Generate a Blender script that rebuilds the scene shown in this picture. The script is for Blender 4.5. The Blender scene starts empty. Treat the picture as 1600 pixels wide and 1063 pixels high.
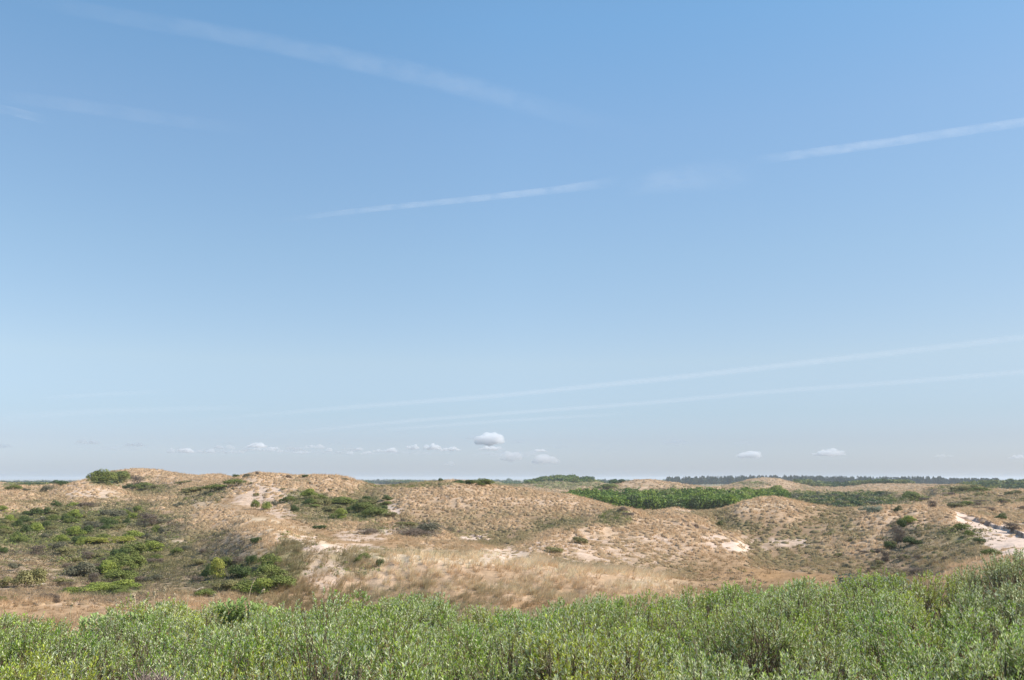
import bpy, math, random
import numpy as np
from math import radians as R, log, exp, sin, cos, tan, pi

# ------------------------------------------------------------------ camera
W0, H0, LENS = 1600.0, 1063.0, 31.0
F = LENS / 36.0 * W0
HORIZ = 748.0
PITCH = math.atan((HORIZ - H0 / 2) / F)
CZ = 12.0                                     # eye height above the plain
scene = bpy.context.scene
cam_d = bpy.data.cameras.new("camera")
cam_d.lens = LENS; cam_d.sensor_width = 36.0
cam_d.clip_start = 0.1; cam_d.clip_end = 400000.0
cam = bpy.data.objects.new("camera", cam_d)
scene.collection.objects.link(cam)
cam.location = (0, 0, CZ)
cam.rotation_euler = (pi / 2 + PITCH, 0, 0)
scene.camera = cam

# ------------------------------------------------------------------ light
SUN_EL, SUN_AZ = R(42), R(88)                 # azimuth clockwise from the view axis (+Y)
EXPOSURE = 0.19
world = bpy.data.worlds.new("World"); scene.world = world
world.use_nodes = True
wn = world.node_tree.nodes; wl = world.node_tree.links
wn.clear()
sky = wn.new('ShaderNodeTexSky'); sky.sky_type = 'NISHITA'; sky.sun_disc = False
sky.sun_elevation = SUN_EL; sky.sun_rotation = SUN_AZ
sky.altitude = 10; sky.air_density = 1.0; sky.dust_density = 0.6; sky.ozone_density = 2.0
bg = wn.new('ShaderNodeBackground'); bg.inputs[1].default_value = 0.124
wo = wn.new('ShaderNodeOutputWorld')
# tint by elevation: milky, bluish air low down, deeper blue above
tcw = wn.new('ShaderNodeTexCoord'); sep = wn.new('ShaderNodeSeparateXYZ'); mrw = wn.new('ShaderNodeMapRange'); rampw = wn.new('ShaderNodeValToRGB')
mulw = wn.new('ShaderNodeVectorMath'); mulw.operation = 'MULTIPLY'; sclw = wn.new('ShaderNodeVectorMath'); sclw.operation = 'SCALE'; sclw.inputs['Scale'].default_value = 2.0
wl.new(tcw.outputs['Generated'], sep.inputs[0]); wl.new(sep.outputs['Z'], mrw.inputs[0]); mrw.inputs[1].default_value = 0; mrw.inputs[2].default_value = 0.5
SKYT = [(0.0, .84, 1.0, 1.48), (.012, .78, .90, 1.31), (.042, .79, .84, 1.12), (.071, .87, .90, 1.06), (.128, 1.15, 1.08, 1.06), (.245, 1.23, 1.25, 1.18), (.376, 1.26, 1.38, 1.34), (.48, 1.15, 1.46, 1.46)]
er = rampw.color_ramp.elements
for k, (zz, r_, g_, b_) in enumerate(SKYT):
    e = er[k] if k < 2 else er.new(zz / .5)
    e.position = zz / .5; e.color = (r_ / 2, g_ / 2, b_ / 2, 1)
for k, (zz, r_, g_, b_) in enumerate(SKYT):
    er[k].position = zz / .5; er[k].color = (r_ / 2, g_ / 2, b_ / 2, 1)
wl.new(mrw.outputs[0], rampw.inputs[0]); wl.new(rampw.outputs[0], sclw.inputs[0]); wl.new(sclw.outputs[0], mulw.inputs[0]); wl.new(sky.outputs[0], mulw.inputs[1])
# the sky round the sun's side is a little less glaring than the clear-air model
mrx = wn.new('ShaderNodeMapRange'); mrx.inputs[1].default_value = 0; mrx.inputs[2].default_value = 1; mrx.inputs[3].default_value = 1; mrx.inputs[4].default_value = .62
sc2 = wn.new('ShaderNodeVectorMath'); sc2.operation = 'SCALE'; wl.new(sep.outputs['X'], mrx.inputs[0]); wl.new(mulw.outputs[0], sc2.inputs[0]); wl.new(mrx.outputs[0], sc2.inputs['Scale'])
wl.new(sc2.outputs[0], bg.inputs[0]); wl.new(bg.outputs[0], wo.inputs[0])
sun_d = bpy.data.lights.new("sun", 'SUN'); sun_d.energy = 5.0; sun_d.angle = R(0.5)
sun_d.color = (1.0, 0.94, 0.86)
sun = bpy.data.objects.new("sun", sun_d); scene.collection.objects.link(sun)
sun.rotation_euler = (pi / 2 - SUN_EL, 0, -SUN_AZ + pi)
scene.view_settings.view_transform = 'Standard'
scene.view_settings.look = 'None'
scene.view_settings.exposure = EXPOSURE
scene.view_settings.gamma = 1.0
scene.cycles.use_denoising = True
scene.cycles.max_bounces = 6
scene.cycles.diffuse_bounces = 2
scene.cycles.transparent_max_bounces = 24
scene.cycles.volume_bounces = 14
scene.cycles.max_bounces = 16
scene.render.film_transparent = False

rng = np.random.default_rng(7)
random.seed(7)

# ------------------------------------------------------------------ helpers
def ray(px, py):
    """pixel of the photograph -> (azimuth, elevation slope)"""
    u = (np.asarray(px, float) - W0 / 2) / F; v = (H0 / 2 - np.asarray(py, float)) / F
    dy = cos(PITCH) - v * sin(PITCH); dz = sin(PITCH) + v * cos(PITCH)
    return np.arctan2(u, dy), dz / np.hypot(u, dy)

def unray(az, q):
    dx = np.sin(az); dy = np.cos(az); dz = q
    fw = dy * cos(PITCH) + dz * sin(PITCH); up = -dy * sin(PITCH) + dz * cos(PITCH)
    return W0 / 2 + F * dx / fw, H0 / 2 - F * up / fw

def hash2(ix, iy, seed):
    h = (ix.astype(np.int64) * 374761393 + iy.astype(np.int64) * 668265263 + seed * 982451653) & 0x7fffffff
    h = ((h ^ (h >> 13)) * 1274126177) & 0x7fffffff
    h = ((h ^ (h >> 16)) * 1103515245) & 0x7fffffff
    return ((h >> 5) & 0xffff) / 65535.0

def vnoise(x, y, seed=0):
    ix = np.floor(x); iy = np.floor(y); fx = x - ix; fy = y - iy
    fx = fx * fx * (3 - 2 * fx); fy = fy * fy * (3 - 2 * fy)
    a = hash2(ix, iy, seed); b = hash2(ix + 1, iy, seed); c = hash2(ix, iy + 1, seed); d = hash2(ix + 1, iy + 1, seed)
    return (a + (b - a) * fx) * (1 - fy) + (c + (d - c) * fx) * fy

def fbm(x, y, sc, oct=4, seed=0, gain=0.5):
    s = np.zeros(np.shape(x)); a = 1.0; t = 0
    for k in range(oct):
        s += a * (vnoise(x / sc * 2 ** k + 17.3 * k, y / sc * 2 ** k - 9.1 * k, seed + k) - 0.5)
        t += a; a *= gain
    return s / t * 2          # about -1..1

def sstep(a, b, x):
    t = np.clip((x - a) / (b - a), 0, 1); return t * t * (3 - 2 * t)

def mesh_obj(name, V, faces_flat, fsize, mat, col=None, smooth=False, parent=None, link=True, nrm=None):
    """V (n,3), faces_flat indices all of size fsize"""
    me = bpy.data.meshes.new(name)
    V = np.ascontiguousarray(V, dtype=np.float32); n = len(V)
    fi = np.ascontiguousarray(faces_flat, dtype=np.int32).ravel(); m = len(fi) // fsize
    me.vertices.add(n); me.vertices.foreach_set('co', V.ravel())
    me.loops.add(len(fi)); me.loops.foreach_set('vertex_index', fi)
    me.polygons.add(m); me.polygons.foreach_set('loop_start', np.arange(m, dtype=np.int32) * fsize)
    try: me.polygons.foreach_set('loop_total', np.full(m, fsize, dtype=np.int32))
    except Exception: pass
    if smooth: me.polygons.foreach_set('use_smooth', np.ones(m, dtype=bool))
    if col is not None:
        at = me.color_attributes.new('Col', 'FLOAT_COLOR', 'POINT')
        c = np.ones((n, 4), dtype=np.float32); c[:, :3] = col
        at.data.foreach_set('color', c.ravel())
    if nrm is not None:
        at = me.attributes.new('Nrm', 'FLOAT_VECTOR', 'POINT'); at.data.foreach_set('vector', np.ascontiguousarray(nrm, dtype=np.float32).ravel())
    me.update(); me.validate(verbose=False)
    if mat: me.materials.append(mat)
    if not link: return me
    o = bpy.data.objects.new(name, me); scene.collection.objects.link(o)
    if parent: o.parent = parent
    return o

def tag(o, label=None, cat=None, group=None, kind=None):
    if label: o['label'] = label
    if cat: o['category'] = cat
    if group: o['group'] = group
    if kind: o['kind'] = kind
    return o

def mat_attr(name, rough=0.8, spec=0.2, trans=0.0, noise=None, hue=None, nmix=None):
    """principled material reading the vertex colour 'Col' (natural colour variation of the surface, plus any shade painted into it)"""
    m = bpy.data.materials.new(name); m.use_nodes = True
    n = m.node_tree.nodes; l = m.node_tree.links; n.clear()
    out = n.new('ShaderNodeOutputMaterial'); p = n.new('ShaderNodeBsdfPrincipled')
    a = n.new('ShaderNodeAttribute'); a.attribute_name = 'Col'
    p.inputs['Roughness'].default_value = rough
    p.inputs['Specular IOR Level'].default_value = spec
    colout = a.outputs['Color']
    if hue is not None:
        oi = n.new('ShaderNodeObjectInfo'); hs = n.new('ShaderNodeHueSaturation')
        mr = n.new('ShaderNodeMapRange'); mr.inputs[3].default_value = 1 - hue; mr.inputs[4].default_value = 1 + hue
        l.new(oi.outputs['Random'], mr.inputs[0]); l.new(mr.outputs[0], hs.inputs['Value']); l.new(colout, hs.inputs['Color'])
        colout = hs.outputs[0]
    l.new(colout, p.inputs['Base Color'])
    nout = None
    if nmix is not None:      # dense tufts shade like the rounded tussock they form
        an = n.new('ShaderNodeAttribute'); an.attribute_name = 'Nrm'; ge = n.new('ShaderNodeNewGeometry')
        v1 = n.new('ShaderNodeVectorMath'); v1.operation = 'SCALE'; v1.inputs['Scale'].default_value = 1 - nmix; l.new(ge.outputs['Normal'], v1.inputs[0])
        v2 = n.new('ShaderNodeVectorMath'); v2.operation = 'SCALE'; v2.inputs['Scale'].default_value = nmix; l.new(an.outputs['Vector'], v2.inputs[0])
        v3 = n.new('ShaderNodeVectorMath'); v3.operation = 'ADD'; l.new(v1.outputs[0], v3.inputs[0]); l.new(v2.outputs[0], v3.inputs[1])
        v4 = n.new('ShaderNodeVectorMath'); v4.operation = 'NORMALIZE'; l.new(v3.outputs[0], v4.inputs[0]); nout = v4.outputs[0]
        l.new(nout, p.inputs['Normal'])
    if trans > 0:
        t = n.new('ShaderNodeBsdfTranslucent'); mx = n.new('ShaderNodeMixShader'); mx.inputs[0].default_value = trans
        l.new(colout, t.inputs[0]); l.new(p.outputs[0], mx.inputs[1]); l.new(t.outputs[0], mx.inputs[2]); l.new(mx.outputs[0], out.inputs[0])
    else:
        l.new(p.outputs[0], out.inputs[0])
    return m

# ------------------------------------------------------------------ terrain
# lines of the land: (px, py, distance) where a crest, foot or flat of the dunes runs
LINES = [
 # hidden drop in front of the viewpoint dune
 'z', [(-900, -6.0, 27), (2600, -6.0, 27)], [(-900, -8.6, 37), (2600, -8.6, 37)], [(-900, -9.6, 52), (2600, -9.6, 52)],
 'p',
 # feet of the near slopes
 [(-500, 950, 66), (0, 950, 66), (250, 945, 66), (440, 938, 73), (560, 930, 75), (700, 948, 70), (800, 955, 68), (900, 938, 72), (1000, 926, 76), (1080, 925, 80), (1200, 915, 90), (1400, 912, 88), (1500, 895, 80), (1600, 880, 76), (2100, 880, 76)],
 # left basin
 [(-500, 905, 90), (0, 905, 88), (150, 900, 90), (250, 905, 86), (310, 905, 82)],
 [(-500, 860, 125), (0, 860, 122), (150, 858, 122), (230, 866, 112), (300, 868, 102), (345, 865, 96)],
 [(-500, 815, 165), (0, 815, 165), (150, 815, 160), (250, 815, 155), (330, 820, 140)],
 [(230, 846, 132), (300, 848, 124), (350, 842, 118)],
 # left dune field
 [(-500, 782, 205), (0, 782, 205), (100, 782, 205), (200, 782, 200), (300, 782, 190)],
 [(-500, 762, 260), (0, 764, 255), (30, 760, 250), (60, 761, 248), (90, 758, 245), (115, 754, 240), (135, 752, 240), (160, 755, 240), (185, 762, 236), (215, 768, 230), (260, 766, 222), (300, 762, 218)],
 [(-500, 800, 320), (0, 790, 320), (60, 785, 320), (110, 780, 320)],
 [(150, 775, 290), (220, 772, 290)],
 [(140, 756, 330), (155, 748, 335), (180, 744, 340), (215, 739, 345), (240, 740, 345), (270, 744, 340), (300, 745, 335), (340, 744, 325), (370, 748, 300)],
 [(-500, 757, 620), (0, 757, 620), (60, 757, 620), (100, 756, 600), (120, 757, 600)],
 # ridge left of centre
 [(340, 754, 218), (370, 746, 208), (400, 741, 200), (440, 744, 197), (480, 745, 197), (515, 741, 199), (540, 744, 199), (565, 752, 200)],
 [(350, 780, 175), (400, 782, 170), (450, 785, 165), (520, 790, 160), (590, 800, 150)],
 [(400, 790, 300), (480, 790, 300), (560, 790, 300)],
 [(380, 770, 480), (480, 770, 480), (560, 762, 480)],
 # big central dune
 [(570, 768, 185), (600, 763, 178), (650, 757, 170), (700, 754, 166), (740, 758, 165), (800, 763, 166), (850, 767, 168), (890, 769, 167), (915, 776, 162), (945, 786, 154), (965, 794, 148)],
 [(560, 790, 160), (640, 782, 154), (720, 784, 150), (800, 790, 147), (880, 796, 144)],
 [(620, 820, 137), (700, 825, 134), (780, 832, 127), (840, 826, 129), (900, 812, 135)],
 [(560, 795, 260), (640, 795, 260), (740, 795, 260), (860, 797, 260), (960, 812, 230)],
 # flats behind the near ridge
 [(380, 806, 135), (430, 815, 120), (480, 828, 112), (540, 835, 105), (600, 846, 98), (680, 842, 105), (740, 846, 104)],
 [(470, 838, 100), (540, 850, 94), (600, 860, 88), (680, 868, 84), (760, 872, 84)],
 [(560, 818, 125), (620, 813, 126), (680, 820, 120)],
 # near ridge
 [(310, 846, 108), (345, 834, 106), (380, 824, 103), (420, 824, 97), (460, 838, 92), (500, 848, 87), (545, 859, 84), (590, 864, 82), (640, 864, 81), (700, 874, 80), (760, 882, 80), (800, 886, 80), (860, 893, 79), (920, 903, 78), (980, 910, 79), (1040, 918, 79)],
 [(400, 880, 84), (450, 890, 80), (520, 900, 78), (600, 905, 77), (700, 915, 75), (800, 920, 74), (900, 920, 76)],
 [(350, 905, 80), (400, 925, 76)],
 # small peak and the rounded dune right of centre
 [(820, 845, 108), (850, 834, 111), (900, 822, 115), (930, 812, 119)],
 [(915, 816, 126), (930, 810, 127), (945, 803, 128), (960, 796, 129), (974, 789, 130), (988, 795, 131), (1010, 803, 134), (1035, 800, 135), (1055, 796, 136), (1080, 802, 136), (1110, 807, 136)],
 [(905, 822, 240), (960, 815, 230), (1010, 815, 230), (1100, 815, 230), (1200, 818, 225), (1300, 818, 225)],
 [(940, 815, 119), (1000, 812, 121), (1050, 815, 121), (1100, 828, 118), (1150, 843, 114)],
 [(800, 868, 92), (860, 850, 102), (930, 840, 108), (1000, 842, 109), (1080, 850, 109), (1140, 868, 106)],
 [(870, 880, 90), (950, 880, 94), (1030, 882, 97), (1100, 890, 98), (1180, 893, 99)],
 # main right dune
 [(1120, 808, 142), (1135, 801, 142), (1155, 792, 142), (1175, 787, 142), (1215, 786, 142), (1245, 791, 141), (1275, 800, 139), (1310, 805, 137), (1345, 802, 134), (1380, 798, 131), (1430, 797, 128), (1485, 798, 124)],
 [(1130, 826, 130), (1180, 822, 130), (1250, 822, 129), (1300, 828, 125), (1380, 826, 121), (1450, 830, 115)],
 [(1170, 850, 119), (1250, 850, 119), (1320, 852, 115), (1400, 856, 110), (1480, 858, 104)],
 [(1220, 882, 107), (1320, 882, 106), (1420, 885, 102), (1500, 876, 95)],
 # blow-out and slope on the right edge
 [(1500, 808, 122), (1530, 830, 110), (1560, 858, 96), (1600, 866, 88), (1700, 870, 85), (2100, 870, 85)],
 [(1510, 803, 135), (1550, 808, 132), (1600, 815, 128), (1700, 820, 122), (2100, 820, 122)],
 [(1500, 797, 155), (1560, 797, 158), (1640, 797, 160), (2100, 797, 160)],
 [(1500, 790, 205), (1560, 786, 210), (1640, 786, 210), (2100, 786, 210)],
 [(1385, 812, 190), (1430, 808, 180), (1470, 803, 175)],
 [(1385, 801, 250), (1410, 796, 255), (1440, 787, 262), (1480, 778, 272), (1530, 773, 282), (1600, 769, 290), (1700, 767, 290), (2100, 767, 290)],
 # thicket valley
 [(900, 806, 300), (1000, 806, 300), (1100, 806, 300), (1200, 806, 290), (1300, 808, 280), (1380, 806, 290)],
 [(880, 790, 360), (1000, 789, 360), (1100, 789, 360), (1200, 789, 360), (1300, 787, 360), (1400, 785, 370), (1450, 780, 380)],
 [(900, 778, 440), (1000, 776, 440), (1100, 776, 440), (1200, 775, 440), (1300, 774, 440), (1380, 772, 440)],
 # dunes behind the thicket
 [(890, 770, 540), (930, 763, 540), (965, 755, 540), (1000, 750, 540), (1030, 751, 540), (1070, 757, 530), (1110, 763, 530), (1150, 762, 540), (1190, 764, 540), (1250, 768, 540), (1330, 768, 540), (1400, 769, 540), (1440, 769, 520)],
 [(900, 770, 650), (1000, 765, 650), (1080, 765, 650), (1130, 765, 620), (1250, 766, 650), (1400, 764, 650)],
 [(1130, 763, 740), (1155, 756, 740), (1180, 750, 740), (1210, 749, 740), (1235, 755, 740), (1265, 764, 740)],
 [(1280, 763, 760), (1330, 761, 780), (1355, 757, 800), (1400, 756, 820), (1450, 757, 820), (1500, 758, 820)],
 [(1440, 772, 380), (1460, 766, 385), (1480, 761, 390), (1500, 759, 390), (1520, 761, 390), (1545, 767, 390), (1600, 770, 400), (2100, 770, 400)],
 [(1480, 768, 600), (1600, 768, 600), (2100, 768, 600)],
 [(1500, 758, 900), (1560, 756, 900), (1590, 754, 900), (1640, 755, 900), (2100, 756, 900)],
 # hills and plain left of them
 [(600, 762, 650), (700, 762, 650), (800, 763, 650)],
 [(560, 760, 520), (610, 760, 520), (640, 762, 520)],
 [(765, 757, 900), (776, 752, 900), (790, 757, 900)],
 [(820, 757, 820), (845, 751, 820), (870, 749, 820), (900, 749, 820), (930, 754, 800), (950, 759, 800)],
 'z', [(-900, -10.5, 1100), (2600, -10.5, 1100)], [(-900, -11, 1700), (2600, -11, 1700)], [(-900, -12, 3500), (2600, -12, 3500)],
 [(-900, -12.5, 9000), (2600, -12.5, 9000)],
]
pts = []; mode = 'z'
for ln in LINES:
    if isinstance(ln, str): mode = ln; continue
    for (a, b) in zip(ln[:-1], ln[1:]):
        step = (20 if a[2] < 125 and ray(a[0], 800)[0] > -.7 else 40) if mode == 'p' else 250
        n = max(1, int(abs(b[0] - a[0]) / step))
        for k in range(n):
            t = k / n; pts.append((mode, a[0] + (b[0] - a[0]) * t, a[1] + (b[1] - a[1]) * t, exp(log(a[2]) * (1 - t) + log(b[2]) * t)))
    pts.append((mode, *ln[-1]))
P = []
for (m, px, y, r) in pts:
    az = ray(px, 800)[0]
    if m == 'p': az, q = ray(px, y + (520 / r if 60 < r < 330 else 0))     # the land lies a grass blade below the line the eye sees
    else: q = y / r
    P.append((float(az), log(r), float(q)))
P = np.array(P)
KA, KS = 1 / R(4.2), 2.6        # scale of azimuth against log distance
def feat(az, s): return np.stack([az * KA, s * KS], -1)
def kern(d2): return np.where(d2 > 1e-12, d2 ** 0.75, 0.0)     # r^1.5 spline: crisp crests, little overshoot
A = feat(P[:, 0], P[:, 1]); N = len(A)
K = kern(((A[:, None] - A[None]) ** 2).sum(-1)); K[np.diag_indices(N)] += 0.0006
Pm = np.concatenate([np.ones((N, 1)), A], 1)
M = np.block([[K, Pm], [Pm.T, np.zeros((3, 3))]])
sol = np.linalg.solve(M, np.concatenate([P[:, 2], np.zeros(3)]))
def rbf(az, s):
    shp = az.shape; B = feat(az.ravel(), s.ravel()); out = np.empty(len(B))
    for i in range(0, len(B), 20000):
        b = B[i:i + 20000]; k = kern(((b[:, None] - A[None]) ** 2).sum(-1))
        out[i:i + 20000] = k @ sol[:N] + sol[N] + b @ sol[N + 1:]
    return out.reshape(shp)

# top line of the foreground thicket: (px, py) seen against the dunes
EDGE = np.array([(-600, 984), (0, 974), (150, 963), (300, 960), (450, 960), (600, 948), (640, 946), (700, 956), (780, 972), (850, 968), (920, 948), (1000, 934), (1080, 930), (1150, 925), (1250, 920), (1350, 914), (1450, 914), (1500, 894), (1550, 876), (1600, 870), (2000, 866)], float)
EAZ, EQ = ray(EDGE[:, 0], EDGE[:, 1])
R_EDGE = 15.0
def shrub_top(az, r):
    zt = np.interp(az, EAZ, EQ) * R_EDGE
    t = np.clip((r - 5.0) / (R_EDGE - 5.0), 0, 1.3)
    return -1.12 + (zt + 1.12) * t

FA = R(47)
az_f = np.linspace(-FA, FA, 1480)
side = np.linspace(FA, pi, 70)[1:]
AZ = np.concatenate([-side[::-1], az_f, side[:-1]])     # full circle
SF = np.concatenate([np.linspace(log(0.6), log(24), 130)[:-1], np.linspace(log(24), log(320), 620)[:-1], np.linspace(log(320), log(1300), 170)[:-1], np.linspace(log(1300), log(14000), 40)])
# coarse spline grid then bilinear
ca = np.linspace(-FA - 0.02, FA + 0.02, 500); cs = np.linspace(log(20), log(9000), 460)
CA, CS = np.meshgrid(ca, cs, indexing='ij')
CQ = rbf(CA, CS)
def coarse(az, s):
    x = np.clip((az - ca[0]) / (ca[1] - ca[0]), 0, len(ca) - 1.001); y = np.clip((s - cs[0]) / (cs[1] - cs[0]), 0, len(cs) - 1.001)
    i = x.astype(int); j = y.astype(int); fx = x - i; fy = y - j
    return (CQ[i, j] * (1 - fx) + CQ[i + 1, j] * fx) * (1 - fy) + (CQ[i, j + 1] * (1 - fx) + CQ[i + 1, j + 1] * fx) * fy

# little cliffs where the wind has cut the turf: polyline (px, py), height, fade
SCARPS = []
def terrain_z(az, s, scarps=True):
    r = np.exp(s)
    azc = np.clip(az, -FA, FA)
    z = coarse(azc, s) * r
    x = r * np.sin(az); y = r * np.cos(az)
    # beyond the view sector: ordinary rolling dunes
    out = sstep(FA * 0.97, FA * 1.25, np.abs(az))
    zo = -8 + 4.0 * fbm(x, y, 90, 3, 50)
    z = z * (1 - out) + zo * out
    far = sstep(5000, 9000, r); z = z * (1 - far) - 12.5 * far
    # hummocks
    w = sstep(20, 60, r)
    amp = np.clip(r / 110, 0.5, 2.4)
    z = z + w * (0.42 * fbm(x, y, 9, 3, 3) * amp * 0.8 + 0.20 * fbm(x, y, 2.6, 2, 9) * (r < 450))
    near = shrub_top(azc, r) - 0.72
    near = near * (1 - out) + (-1.84 - 0.06 * np.clip(r, 0, 40)) * out
    zb = near + 0.06 * fbm(x, y, 1.5, 3, 21)
    t = sstep(15.5, 26, r)
    z = zb * (1 - t) + z * t
    if scarps:
        for (saz, sr, h, fade) in SCARPS:
            rl = np.interp(az, saz, sr)
            edge = sstep(saz[0], saz[0] + (saz[-1] - saz[0]) * .2, az) * (1 - sstep(saz[-1] - (saz[-1] - saz[0]) * .1, saz[-1], az))
            d = r - rl * (1 + 0.022 * fbm(x, y, 3.5, 3, 77))
            z = z + np.where(d > 0, np.minimum(d / 0.5, 1) * np.exp(-np.clip(d, 0, None) / fade), 0) * h * edge
    return z

AZG, SG = np.meshgrid(AZ, SF, indexing='ij')
ZG = terrain_z(AZG, SG)
def locate(px, py, rmin=22):
    """first point of the land met by the line of sight through a pixel -> distance"""
    az, q = ray(px, py); i = int(np.argmin(np.abs(AZ - az))); qq = ZG[i] / np.exp(SF)
    k = np.where((qq >= q) & (np.exp(SF) > rmin))[0]
    if len(k) == 0: return float(az), None
    return float(az), float(np.exp(SF[k[0]]))
for (poly, h, fade) in [([(1496, 806), (1520, 815), (1545, 823), (1575, 831), (1600, 842), (1640, 852)], 0.55, 6),
                        ([(1045, 817), (1085, 826), (1120, 834), (1152, 843)], 0.4, 5),
                        ([(700, 829), (725, 834), (748, 840), (765, 846)], 0.3, 4)]:
    L = [locate(*p) for p in poly]
    SCARPS.append(([a for a, r in L], [r for a, r in L], h, fade))
print('scarps', SCARPS)
ZG = terrain_z(AZG, SG)
RG = np.exp(SG)
QG = ZG / RG
def zat(az, r):
    i = np.clip(np.searchsorted(AZ, az) - 1, 0, len(AZ) - 2); s = np.log(r); j = np.clip(np.searchsorted(SF, s) - 1, 0, len(SF) - 2)
    fx = np.clip((az - AZ[i]) / (AZ[i + 1] - AZ[i]), 0, 1); fy = np.clip((s - SF[j]) / (SF[j + 1] - SF[j]), 0, 1)
    return (ZG[i, j] * (1 - fx) + ZG[i + 1, j] * fx) * (1 - fy) + (ZG[i, j + 1] * (1 - fx) + ZG[i + 1, j + 1] * fx) * fy
RUN = np.maximum.accumulate(np.where(RG > 26, QG, -9), axis=1)
def visible(az, r, h=0.0, margin=0.0):
    i = np.clip(np.searchsorted(AZ, az) - 1, 0, len(AZ) - 2); j = np.clip(np.searchsorted(SF, np.log(r)) - 1, 0, len(SF) - 2)
    return (zat(az, r) + h) / r >= RUN[i, j] - margin

def land_normal(x, y, e=.8):
    f = lambda a, b: zat(np.arctan2(a, b), np.hypot(a, b))
    gx = (f(x + e, y) - f(x - e, y)) / (2 * e); gy = (f(x, y + e) - f(x, y - e)) / (2 * e)
    n = np.stack([-gx, -gy, np.ones(len(x))], -1); return n / np.linalg.norm(n, axis=1, keepdims=True)
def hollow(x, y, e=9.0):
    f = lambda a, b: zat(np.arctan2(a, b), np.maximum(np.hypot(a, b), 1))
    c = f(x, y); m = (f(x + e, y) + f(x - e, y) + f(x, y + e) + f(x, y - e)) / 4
    return np.clip((c - m) / .5, -1.5, 1.5)          # >0 on crests, <0 in hollows
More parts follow.
